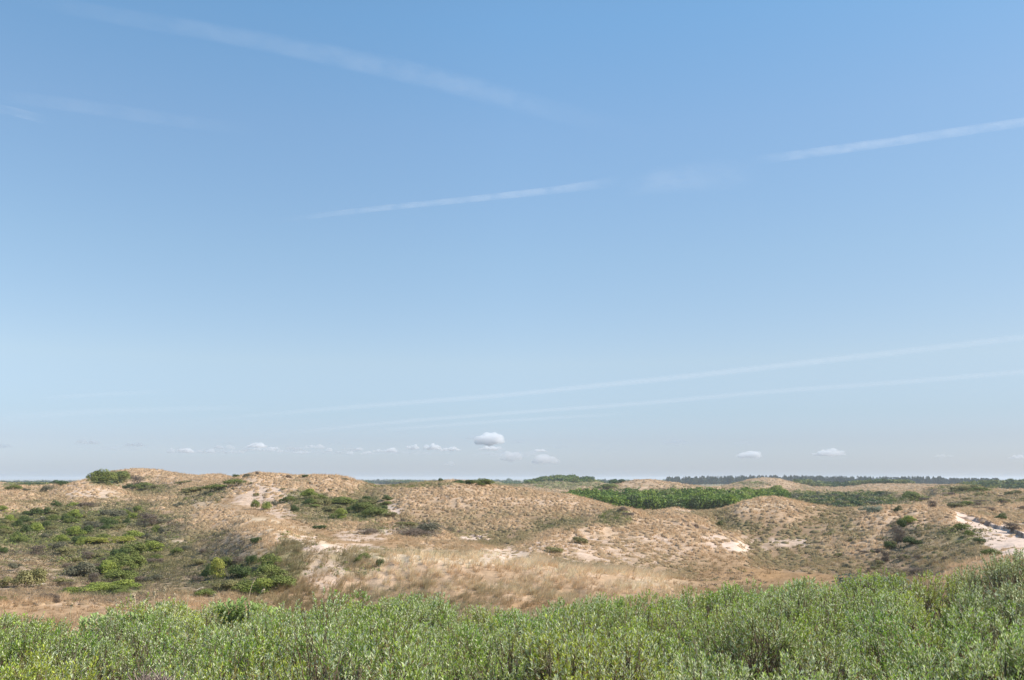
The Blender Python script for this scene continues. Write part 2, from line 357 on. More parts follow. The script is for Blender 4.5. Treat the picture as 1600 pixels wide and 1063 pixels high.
# ---- what grows where: (px, py, rx, ry, kind, strength)
# kinds: sand, moss (rusty), green (scrub turf), olive, heath (grey purple), pale (dense pale marram)
ZONES = [
 (110, 850, 190, 48, 'olive', .75), (60, 905, 110, 40, 'heath', .45), (330, 880, 100, 50, 'olive', .5), (330, 905, 60, 34, 'heath', .6),
 (400, 808, 40, 5, 'pale', .8), (450, 828, 40, 6, 'pale', .9), (500, 846, 40, 6, 'pale', .9), (560, 862, 40, 6, 'pale', .9), (680, 866, 90, 8, 'pale', .6), (780, 872, 60, 10, 'pale', .8), (270, 848, 44, 5, 'pale', .8), (1000, 912, 70, 8, 'pale', .7), (150, 772, 60, 6, 'pale', .5), (330, 790, 70, 8, 'pale', .5), (1180, 792, 60, 4, 'pale', .6),
 (1590, 828, 40, 9, 'sand', .6), (1150, 852, 40, 9, 'sand', .75), (1170, 850, 90, 12, 'sand', .4), (1115, 841, 30, 5, 'sand', .7), (1240, 848, 56, 9, 'sand', .6), (1156, 858, 26, 6, 'sand', .85),
 (1050, 800, 30, 6, 'sand', .4),
 (740, 841, 32, 6, 'sand', .8), (790, 868, 40, 14, 'sand', .55), (600, 832, 60, 7, 'sand', .6), (560, 836, 40, 8, 'sand', .55), (612, 796, 20, 12, 'sand', .75),
 (410, 775, 50, 22, 'sand', .55), (440, 795, 24, 14, 'sand', .45), (130, 770, 40, 10, 'sand', .35), (530, 856, 60, 6, 'sand', .7), (470, 840, 40, 5, 'sand', .6),
 (930, 862, 90, 22, 'sand', .35), (1010, 860, 80, 25, 'sand', .3), (870, 855, 50, 12, 'sand', .45), (505, 900, 28, 30, 'sand', .35), (60, 905, 60, 20, 'sand', .25), (150, 850, 30, 4, 'sand', .25), (20, 876, 45, 5, 'sand', .5), (850, 780, 60, 10, 'sand', .2),
 (370, 785, 34, 14, 'moss', .8), (430, 805, 60, 7, 'moss', .8), (570, 848, 50, 8, 'moss', .9), (620, 820, 30, 7, 'moss', .8), (1160, 902, 90, 14, 'moss', .9), (1260, 905, 80, 10, 'moss', 1), (1400, 905, 80, 7, 'moss', .8), (1130, 880, 40, 18, 'moss', .6),
 (950, 908, 50, 8, 'moss', .6), (760, 900, 70, 12, 'moss', .5), (840, 950, 60, 14, 'moss', .8), (740, 938, 80, 12, 'moss', .45), (900, 925, 60, 8, 'moss', .4), (60, 955, 160, 12, 'moss', .7), (90, 885, 70, 14, 'moss', .5), (1100, 915, 60, 10, 'moss', .8), (1450, 870, 60, 20, 'moss', .3), (1210, 808, 60, 10, 'moss', .3),
 (60, 830, 110, 30, 'green', .9), (150, 815, 130, 30, 'olive', .85), (170, 812, 60, 16, 'green', .55), (230, 850, 50, 24, 'green', .5), (170, 885, 90, 26, 'green', .7), (160, 924, 70, 12, 'green', .9), (60, 845, 120, 22, 'olive', .6), (60, 866, 100, 10, 'heath', .6), (250, 830, 50, 18, 'heath', .55), (190, 920, 120, 30, 'heath', .5), (350, 860, 50, 30, 'heath', .7), (380, 905, 70, 30, 'green', .7),
 (470, 870, 70, 24, 'olive', .55), (560, 880, 40, 26, 'green', .3), (320, 775, 50, 14, 'olive', .4), (500, 795, 60, 20, 'olive', .8), (570, 795, 36, 18, 'green', .9), (480, 780, 34, 14, 'green', .6), (650, 830, 44, 12, 'heath', .9), (590, 828, 30, 8, 'olive', .6),
 (450, 880, 26, 40, 'green', .4), (960, 810, 32, 14, 'green', .75), (880, 820, 50, 10, 'olive', .5), (1410, 845, 34, 34, 'heath', .85), (1455, 848, 85, 34, 'olive', .75), (1145, 822, 22, 10, 'olive', .6), (1330, 835, 40, 16, 'olive', .4), (1500, 835, 24, 14, 'green', .4), (1395, 872, 20, 20, 'heath', .7), (1430, 893, 60, 8, 'heath', .5),
 (1300, 785, 110, 16, 'green', .8, 340), (1360, 780, 60, 16, 'olive', .8, 330), (1310, 797, 70, 9, 'meadow', 1, 295), (1000, 785, 130, 24, 'green', 1, 330), (1200, 780, 120, 20, 'green', 1, 330),
 (1520, 785, 60, 10, 'olive', .5), (1500, 766, 40, 8, 'olive', .9), (1560, 780, 60, 10, 'olive', .4), (1330, 758, 90, 7, 'green', .9), (1180, 757, 26, 5, 'green', .5), (880, 755, 60, 10, 'green', .8), (250, 765, 40, 5, 'olive', .6), (170, 750, 34, 12, 'green', 1),
 (640, 758, 60, 5, 'green', .5), (760, 757, 60, 6, 'green', .5), (60, 759, 60, 4, 'green', .6), (1140, 905, 60, 14, 'heath', .3),
]
ZC = []
for (px, py, rx, ry, kd, st, *rr) in ZONES:
    a, r = (0, rr[0]) if rr else locate(px, py)
    if r: ZC.append((px, py, rx, ry, kd, st, log(r)))
COLS = {'pale': (.60, .46, .31), 'sand': (.70, .53, .415), 'moss': (.36, .22, .11), 'green': (.22, .215, .085), 'olive': (.30, .24, .125), 'heath': (.27, .20, .14), 'meadow': (.14, .19, .055)}
POLYS = [([(345, 776), (375, 780), (410, 798), (450, 810), (520, 830), (600, 842), (620, 856), (560, 856), (500, 838), (440, 816), (390, 802), (350, 792)], 'moss', .8, 112),
 ([(368, 797), (400, 802), (440, 816), (500, 840), (560, 858), (610, 864), (700, 868), (790, 874), (790, 884), (700, 881), (600, 877), (550, 870), (490, 855), (430, 831), (385, 811)], 'pale', .95, 92),
 ([(1486, 798), (1500, 801), (1530, 811), (1560, 820), (1610, 834), (1660, 846), (1660, 892), (1600, 872), (1562, 868), (1545, 858), (1530, 844), (1505, 825), (1491, 809)], 'sand', 1.0, 112)]
def in_poly(px, py, poly):
    c = np.zeros(px.shape, bool); n = len(poly)
    for i in range(n):
        (x0, y0), (x1, y1) = poly[i], poly[i - 1]
        if y0 == y1: continue
        hit = ((y0 > py) != (y1 > py)) & (px < (x1 - x0) * (py - y0) / (y1 - y0) + x0); c ^= hit
    return c
def weights(az, r, z):
    px, py = unray(az, z / r); s = np.log(r)
    x = r * np.sin(az); y = r * np.cos(az)
    jn = fbm(x, y, 14, 3, 90) * 0.35 + fbm(x, y, 3, 3, 95) * 0.45
    out = {k: np.zeros(px.shape) for k in COLS}
    for (cx, cy, rx, ry, kd, st, sc) in ZC:
        m = (np.abs(px - cx) < rx * 1.6) & (np.abs(py - cy) < ry * 1.9)
        if not m.any(): continue
        d = np.sqrt(((px[m] - cx) / rx) ** 2 + ((py[m] - cy) / ry) ** 2) + jn[m]
        ok = 1 - sstep(0.28, 0.5, np.abs(s[m] - sc))
        v = (1 - sstep(.72, 1.15, d)) * ok * st
        out[kd][m] = np.maximum(out[kd][m], v)
    for poly, kd, st, rc in POLYS:
        ins = in_poly(px + 7 * jn, py + 5 * jn, poly) & (np.abs(s - log(rc)) < .45)
        out[kd] = np.where(ins, st, out[kd])
    return out
WG = weights(AZG, RG, ZG)
XG = RG * np.sin(AZG); YG = RG * np.cos(AZG)
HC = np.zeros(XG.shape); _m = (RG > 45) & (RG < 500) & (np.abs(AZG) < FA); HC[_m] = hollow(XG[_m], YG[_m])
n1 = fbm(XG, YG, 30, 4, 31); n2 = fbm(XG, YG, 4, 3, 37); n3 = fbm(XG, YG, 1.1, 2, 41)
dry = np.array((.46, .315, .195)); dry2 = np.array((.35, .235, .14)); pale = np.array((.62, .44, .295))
C = dry + (pale - dry) * np.clip(n2 * 1.0 + .05 + HC * .55, 0, 1)[..., None] + (dry2 - dry) * np.clip(-n1 * 1.0 - HC * 1.2, 0, 1)[..., None]  # crests lightened, hollows darkened: growth differs, and relief shading is painted in
fo = sstep(500, 1500, RG)[..., None]; C = C * (1 - fo) + np.array((.30, .25, .14)) * fo
for kd in ('olive', 'heath', 'pale', 'green', 'meadow', 'moss', 'sand'):
    w = WG[kd]
    if kd in ('moss', 'olive', 'heath'): w = np.clip(w * (0.8 + .5 * n2), 0, 1)
    if kd == 'sand': w = np.clip(w * 1.15 + (w > .05) * (w < .8) * n3 * .5, 0, 1)
    C = C * (1 - w[..., None]) + np.array(COLS[kd]) * w[..., None]
# exposed dark soil in the cut faces
for (saz, sr, h, fade) in SCARPS:
    rl = np.interp(AZG, saz, sr); d = RG - rl * (1 + 0.022 * fbm(XG, YG, 3.5, 3, 77))
    w = ((d > -.6) & (d < 0.8) & (AZG > saz[0]) & (AZG < saz[-1])).astype(float)[..., None] * np.clip(.6 + 1.2 * n3, 0, .9)[..., None]
    C = C * (1 - w) + np.array((.22, .145, .10)) * w
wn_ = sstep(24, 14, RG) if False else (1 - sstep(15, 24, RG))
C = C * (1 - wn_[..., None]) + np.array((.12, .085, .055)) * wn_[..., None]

def ground_material():
    m = bpy.data.materials.new('dune_ground'); m.use_nodes = True
    n = m.node_tree.nodes; l = m.node_tree.links; n.clear()
    out = n.new('ShaderNodeOutputMaterial'); p = n.new('ShaderNodeBsdfPrincipled'); p.inputs['Roughness'].default_value = .95; p.inputs['Specular IOR Level'].default_value = .1
    a = n.new('ShaderNodeAttribute'); a.attribute_name = 'Col'
    tc = n.new('ShaderNodeTexCoord')
    nz = n.new('ShaderNodeTexNoise'); nz.inputs['Scale'].default_value = 1.6; nz.inputs['Detail'].default_value = 6; nz.inputs['Roughness'].default_value = .7
    l.new(tc.outputs['Object'], nz.inputs['Vector'])
    cr = n.new('ShaderNodeMapRange'); cr.inputs[1].default_value = .3; cr.inputs[2].default_value = .7; cr.inputs[3].default_value = .74; cr.inputs[4].default_value = 1.22
    l.new(nz.outputs[0], cr.inputs[0])
    hs = n.new('ShaderNodeHueSaturation'); l.new(a.outputs['Color'], hs.inputs['Color']); l.new(cr.outputs[0], hs.inputs['Value'])
    l.new(hs.outputs[0], p.inputs['Base Color'])
    b = n.new('ShaderNodeBump'); b.inputs['Strength'].default_value = .8; b.inputs['Distance'].default_value = .25
    n2_ = n.new('ShaderNodeTexNoise'); n2_.inputs['Scale'].default_value = .9; n2_.inputs['Detail'].default_value = 5; l.new(tc.outputs['Object'], n2_.inputs['Vector'])
    l.new(n2_.outputs[0], b.inputs['Height']); l.new(b.outputs[0], p.inputs['Normal'])
    l.new(p.outputs[0], out.inputs[0])
    return m
na, ns = AZG.shape
V = np.stack([XG, YG, ZG + CZ], -1).reshape(-1, 3)
idx = np.arange(na * ns).reshape(na, ns)
i2 = np.roll(idx, -1, axis=0)
Fq = np.stack([idx[:, :-1], i2[:, :-1], i2[:, 1:], idx[:, 1:]], -1).reshape(-1, 4)
# close the disc under the viewer
V = np.concatenate([V, [[0, 0, CZ - 1.85]]])
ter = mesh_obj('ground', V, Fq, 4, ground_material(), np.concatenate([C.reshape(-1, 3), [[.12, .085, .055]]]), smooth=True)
tag(ter, kind='structure', label='rolling pale sand dunes with dry grass, moss and bare sand reaching the horizon')

# ------------------------------------------------------------------ marram grass
def blades(bx, by, bz, h, lean_x, lean_y, width, col, nb, spread, N0):
    """nb blades per tuft as slim kinked quads: base, mid, tip"""
    n = len(bx)
    rep = lambda a: np.repeat(a, nb)
    m = n * nb
    ang = rng.uniform(0, 2 * pi, m); rad = rep(spread) * np.sqrt(rng.uniform(0, 1, m))
    X = rep(bx) + rad * np.cos(ang); Y = rep(by) + rad * np.sin(ang)
    Z = rep(bz) - 0.08 - 0.15 * rad
    hh = rep(h) * rng.uniform(.55, 1.15, m)
    out = rng.uniform(.1, .75, m)
    dx = np.cos(ang) * out + rep(lean_x) ; dy = np.sin(ang) * out + rep(lean_y)
    wa = rng.uniform(0, 2 * pi, m); wx = np.cos(wa) * rep(width) * .5; wy = np.sin(wa) * rep(width) * .5
    b = np.stack([X, Y, Z], -1); wv = np.stack([wx, wy, np.zeros(m)], -1)
    mid = b + np.stack([dx * hh * .3, dy * hh * .3, hh * .62], -1)
    tip = b + np.stack([dx * hh * .95, dy * hh * .95, hh * (1.02 - .25 * out)], -1)
    Vv = np.stack([b - wv, b + wv, mid + wv * .8, mid - wv * .8, tip], 1)
    base = (np.arange(m) * 5)[:, None]
    Ff = np.concatenate([base + np.array([0, 1, 2]), base + np.array([0, 2, 3]), base + np.array([3, 2, 4])], 0)
    c = np.repeat(col, nb, axis=0) * rng.uniform(.8, 1.2, (m, 1))
    Cc = np.repeat(c, 5, axis=0)
    return Vv.reshape(-1, 3), Ff, Cc
def tussocks(x, y, z, rad, h, col, N0):
    """the rounded mat at the foot of each tuft: a lumpy low dome set square to the slope"""
    m = len(x); na_ = 7
    ang = np.arange(na_) / na_ * 2 * pi
    ring = [(1.0, -.25), (.82, .42), (.42, .86)]
    P_ = []
    off_ = rng.uniform(0, 6, m)[:, None]
    for rr, hh in ring:
        k = rr * (1 + rng.normal(0, .13, (m, na_)))
        P_.append(np.stack([rad[:, None] * k * np.cos(ang + off_), rad[:, None] * k * np.sin(ang + off_), h[:, None] * (hh + rng.normal(0, .07, (m, na_)))], -1))
    P_ = np.concatenate(P_ + [np.stack([0 * x, 0 * x, h], -1)[:, None]], 1)
    # shear to the slope
    P_[:, :, 2] += -(N0[:, 0] / N0[:, 2])[:, None] * P_[:, :, 0] - (N0[:, 1] / N0[:, 2])[:, None] * P_[:, :, 1]
    P_ += np.stack([x, y, z], -1)[:, None]
    T = []
    for r_ in range(2):
        for k in range(na_):
            a, b = r_ * na_ + k, r_ * na_ + (k + 1) % na_; c, d = a + na_, b + na_
            T += [(a, b, d), (a, d, c)]
    for k in range(na_): T.append((2 * na_ + k, 2 * na_ + (k + 1) % na_, 3 * na_))
    nv = 3 * na_ + 1
    Ff = (np.arange(m) * nv)[:, None, None] + np.array(T)[None]
    C_ = np.repeat(col * rng.uniform(.85, 1.1, (m, 1)), nv, 0).reshape(m, nv, 3) * rng.uniform(.85, 1.15, (m, nv, 1))
    return P_.reshape(-1, 3), Ff.reshape(-1, 3), C_.reshape(-1, 3)
parts = []
TU = []
def sow(r0, r1, dens, nb, hgt, wid, spr):
    area = (r1 ** 2 - r0 ** 2) / 2 * 2 * R(45); n = int(area * dens)
    az = rng.uniform(-R(45), R(45), n); r = np.sqrt(rng.uniform(r0 ** 2, r1 ** 2, n))
    z = zat(az, r); keep = visible(az, r, .7, .004)
    x = r * np.sin(az); y = r * np.cos(az)
    W = weights(az, r, z)
    nn = fbm(x, y, 7, 3, 61); n5 = fbm(x, y, 22, 2, 66)
    nf = fbm(x, y, 1.9, 2, 63); prob = .86 + .55 * nn + .65 * nf
    prob *= (1 - .65 * W['pale']) * (1 - .93 * W['sand']) * (1 - .75 * W['moss']) * (1 - .75 * W['meadow'])
    prob *= 1 - .35 * W['heath']
    keep &= rng.uniform(0, 1, n) < prob
    az, r, z, x, y, nn, n5 = [a[keep] for a in (az, r, z, x, y, nn, n5)]; W = {k: v[keep] for k, v in W.items()}
    m = len(az)
    t = rng.uniform(0, 1, m)[:, None]
    straw = np.array((.79, .575, .36)) * (1 - t) + np.array((.63, .44, .255)) * t
    ol = np.array((.36, .30, .15))
    hc = hollow(x, y)
    k = np.clip(.14 + .45 * n5 - .6 * hc + rng.normal(0, .14, m), 0, .8)[:, None]  # olive in hollows, straw on crests: natural mix plus painted relief shading
    c = straw * (1 - k) + ol * k
    for kd, cc in (('green', (.13, .17, .055)), ('olive', (.21, .205, .09)), ('heath', (.20, .165, .11)), ('moss', (.42, .28, .14)), ('meadow', (.17, .24, .06))):
        w = (W[kd] * rng.uniform(.4, 1.1, m)).clip(0, 1)[:, None]; c = c * (1 - w) + np.array(cc) * w
    hs_ = hgt * rng.uniform(.55, 1.25, m) * (1 - .45 * W['moss']) * (1 - .3 * W['sand'])* (1 - .3 * W['heath'])
    # long silky grass on the near ridge
    px, py = unray(az, z / r); long_ = ((r < 92) & (px > 430) & (px < 1080) & (py > 850))
    hs_ = hs_ * np.where(long_, 1.5, 1.0)
    lean = np.where(long_, .45, .2) + rng.normal(0, .12, m)
    silk = sstep(500, 640, px + 60 * n5 + 40 * nn) * sstep(848, 866, py + 10 * nn) * long_ * (1 - np.clip(W['moss'] * 1.3, 0, 1)) * (1 - np.clip(W['green'] * 1.4 + W['olive'] * .6, 0, 1))
    silk = (silk * rng.uniform(.5, 1.1, m)).clip(0, 1)[:, None]
    c = c * (1 - silk) + np.minimum(c * np.array((1.34, 1.46, 1.60)), .92) * silk
    sp_ = spr * rng.uniform(.5, 1.6, m) * np.where(long_, .8, 1)
    N0 = land_normal(x, y)
    v, f, cc = blades(x, y, z + CZ, hs_, lean, -.1 + rng.normal(0, .15, m), np.full(m, wid), c, nb, sp_, N0)
    kk = ~long_ & (rng.uniform(0, 1, m) > W['moss'] * 1.2) & (rng.uniform(0, 1, m) > .25)
    fl = np.clip((r - 60) / 70, .45, 1.0)
    TU.append(tussocks(x[kk], y[kk], z[kk] + CZ, sp_[kk] * 1.2, (hs_ * .46 * fl)[kk], c[kk] * .95, N0[kk]))
    print('tufts', r0, r1, m)
    return v, f, cc
GR = [sow(60, 78, 7.0, 26, .52, .022, .22), sow(78, 110, 4.6, 21, .52, .030, .25), sow(110, 170, 2.5, 15, .56, .05, .30), sow(170, 260, 1.3, 11, .68, .085, .40), sow(260, 420, .4, 10, .9, .16, .6), sow(420, 820, .09, 8, 1.1, .32, 1.0)]
off = 0; VV = []; FF = []; CCc = []
for v, f, c in GR + TU:
    VV.append(v); FF.append(f + off); CCc.append(c); off += len(v)
grass_mat = mat_attr('dry_grass', .8, .15, .38)
g = mesh_obj('marram_grass', np.concatenate(VV), np.concatenate(FF), 3, grass_mat, np.concatenate(CCc))
tag(g, 'tufts of dry straw coloured marram grass covering the dune slopes', 'grass', kind='stuff')
print('grass verts', off)

# ------------------------------------------------------------------ foliage
def leaf_cloud(n, pos, nrm, size, col, up=.3, asp=.5):
    """n leaf shaped faces at pos facing roughly nrm"""
    d = nrm + rng.normal(0, .55, (n, 3)); d[:, 2] += up; d /= np.linalg.norm(d, axis=1, keepdims=True)
    t = np.cross(d, rng.normal(0, 1, (n, 3))); t /= np.linalg.norm(t, axis=1, keepdims=True) + 1e-9
    b = np.cross(d, t)
    s = size * rng.uniform(.6, 1.3, n)
    t = t * s[:, None]; b = b * s[:, None] * asp
    Vv = np.stack([pos - t, pos - b, pos + t, pos + b], 1).reshape(-1, 3)
    Ff = np.arange(n * 4).reshape(-1, 4)
    return Vv, Ff, np.repeat(col, 4, axis=0)

KIND = {  # base colour, second colour
 'bright': ((.25, .31, .055), (.35, .38, .08)),
 'yellow': ((.33, .34, .06), (.42, .40, .09)),
 'dark': ((.085, .125, .035), (.14, .18, .05)),
 'mid': ((.18, .22, .05), (.26, .28, .075)),
 'olive': ((.27, .25, .09), (.34, .30, .13)),
 'grey': ((.165, .16, .095), (.225, .205, .13)),
 'bare': ((.20, .15, .105), (.27, .205, .15)),
 'straw': ((.42, .33, .20), (.52, .41, .25)),
 'silver': ((.25, .27, .18), (.32, .34, .24)),
}
bush_mat = mat_attr('bush_leaves', .65, .3, .25, hue=.12)
bark = bpy.data.materials.new('bark'); bark.use_nodes = True
_p = bark.node_tree.nodes['Principled BSDF']; _p.inputs['Roughness'].default_value = .9
_nz = bark.node_tree.nodes.new('ShaderNodeTexNoise'); _nz.inputs['Scale'].default_value = 9
_cr = bark.node_tree.nodes.new('ShaderNodeValToRGB'); _cr.color_ramp.elements[0].color = (.07, .05, .04, 1); _cr.color_ramp.elements[1].color = (.19, .15, .12, 1)
bark.node_tree.links.new(_nz.outputs[0], _cr.inputs[0]); bark.node_tree.links.new(_cr.outputs[0], _p.inputs['Base Color'])

def bush_mesh(kind, variant):
    """unit bush: about 1 wide (x), 1 high (z), 1 deep"""
    r_ = np.random.default_rng(100 + variant * 7 + len(kind) * 31 + ord(kind[0]))
    nl = 9
    cx = r_.uniform(-.32, .32, nl); cy = r_.uniform(-.3, .3, nl); cz = r_.uniform(.15, .62, nl) * (1 - 1.2 * (cx ** 2 + cy ** 2)); cr = r_.uniform(.16, .30, nl)
    n = 2600 if kind != 'bare' else 2200
    k = r_.integers(0, nl, n); d = r_.normal(0, 1, (n, 3)); d[:, 2] = np.abs(d[:, 2]) * .9 - .25; d /= np.linalg.norm(d, axis=1, keepdims=True)
    rr = cr[k] * (r_.uniform(.45, 1, n) ** .45) * (1 + .12 * np.sin(d[:, 0] * 9 + k) * np.cos(d[:, 1] * 8))
    pos = np.stack([cx[k], cy[k], cz[k]], -1) + d * rr[:, None]
    pos[:, 2] = np.maximum(pos[:, 2], -.05)
    a, b = [np.array(c) for c in KIND[kind]]
    t = np.clip(r_.uniform(0, 1, nl)[k] * .6 + r_.uniform(0, .4, n), 0, 1)[:, None]
    col = a * (1 - t) + b * t
    sz, asp = (.035, .55) if kind != 'bare' else (.05, .16)
    v, f, c = leaf_cloud(n, pos, d, sz, col, .25, asp)
    return mesh_obj('bush_' + kind, v, f, 4, bush_mat, c, link=False)
_cache = {}
def bush(px, py, w, h, kind, label, group=None, name='bush', cat='bush', rmin=22, depth=None, sink=.12):
    az, r = locate(px, py, rmin)
    if r is None:
        az, r = locate(px, py + 3, rmin)
        if r is None: print('no ground', px, py); return None
    v = random.randrange(3)
    if (kind, v) not in _cache: _cache[(kind, v)] = bush_mesh(kind, v)
    o = bpy.data.objects.new(name, _cache[(kind, v)]); scene.collection.objects.link(o)
    mpp = r / F
    wm, hm = w * mpp, h * mpp
    o.scale = (wm * 1.08, (depth or wm) * .9, hm * 1.6)
    z = float(zat(np.array([az]), np.array([r]))[0])
    o.location = (r * sin(az), r * cos(az), z + CZ - sink * hm)
    o.rotation_euler = (0, 0, random.choice([0, pi]) + random.uniform(-.4, .4) - az)
    tag(o, label, cat, group)
    return o
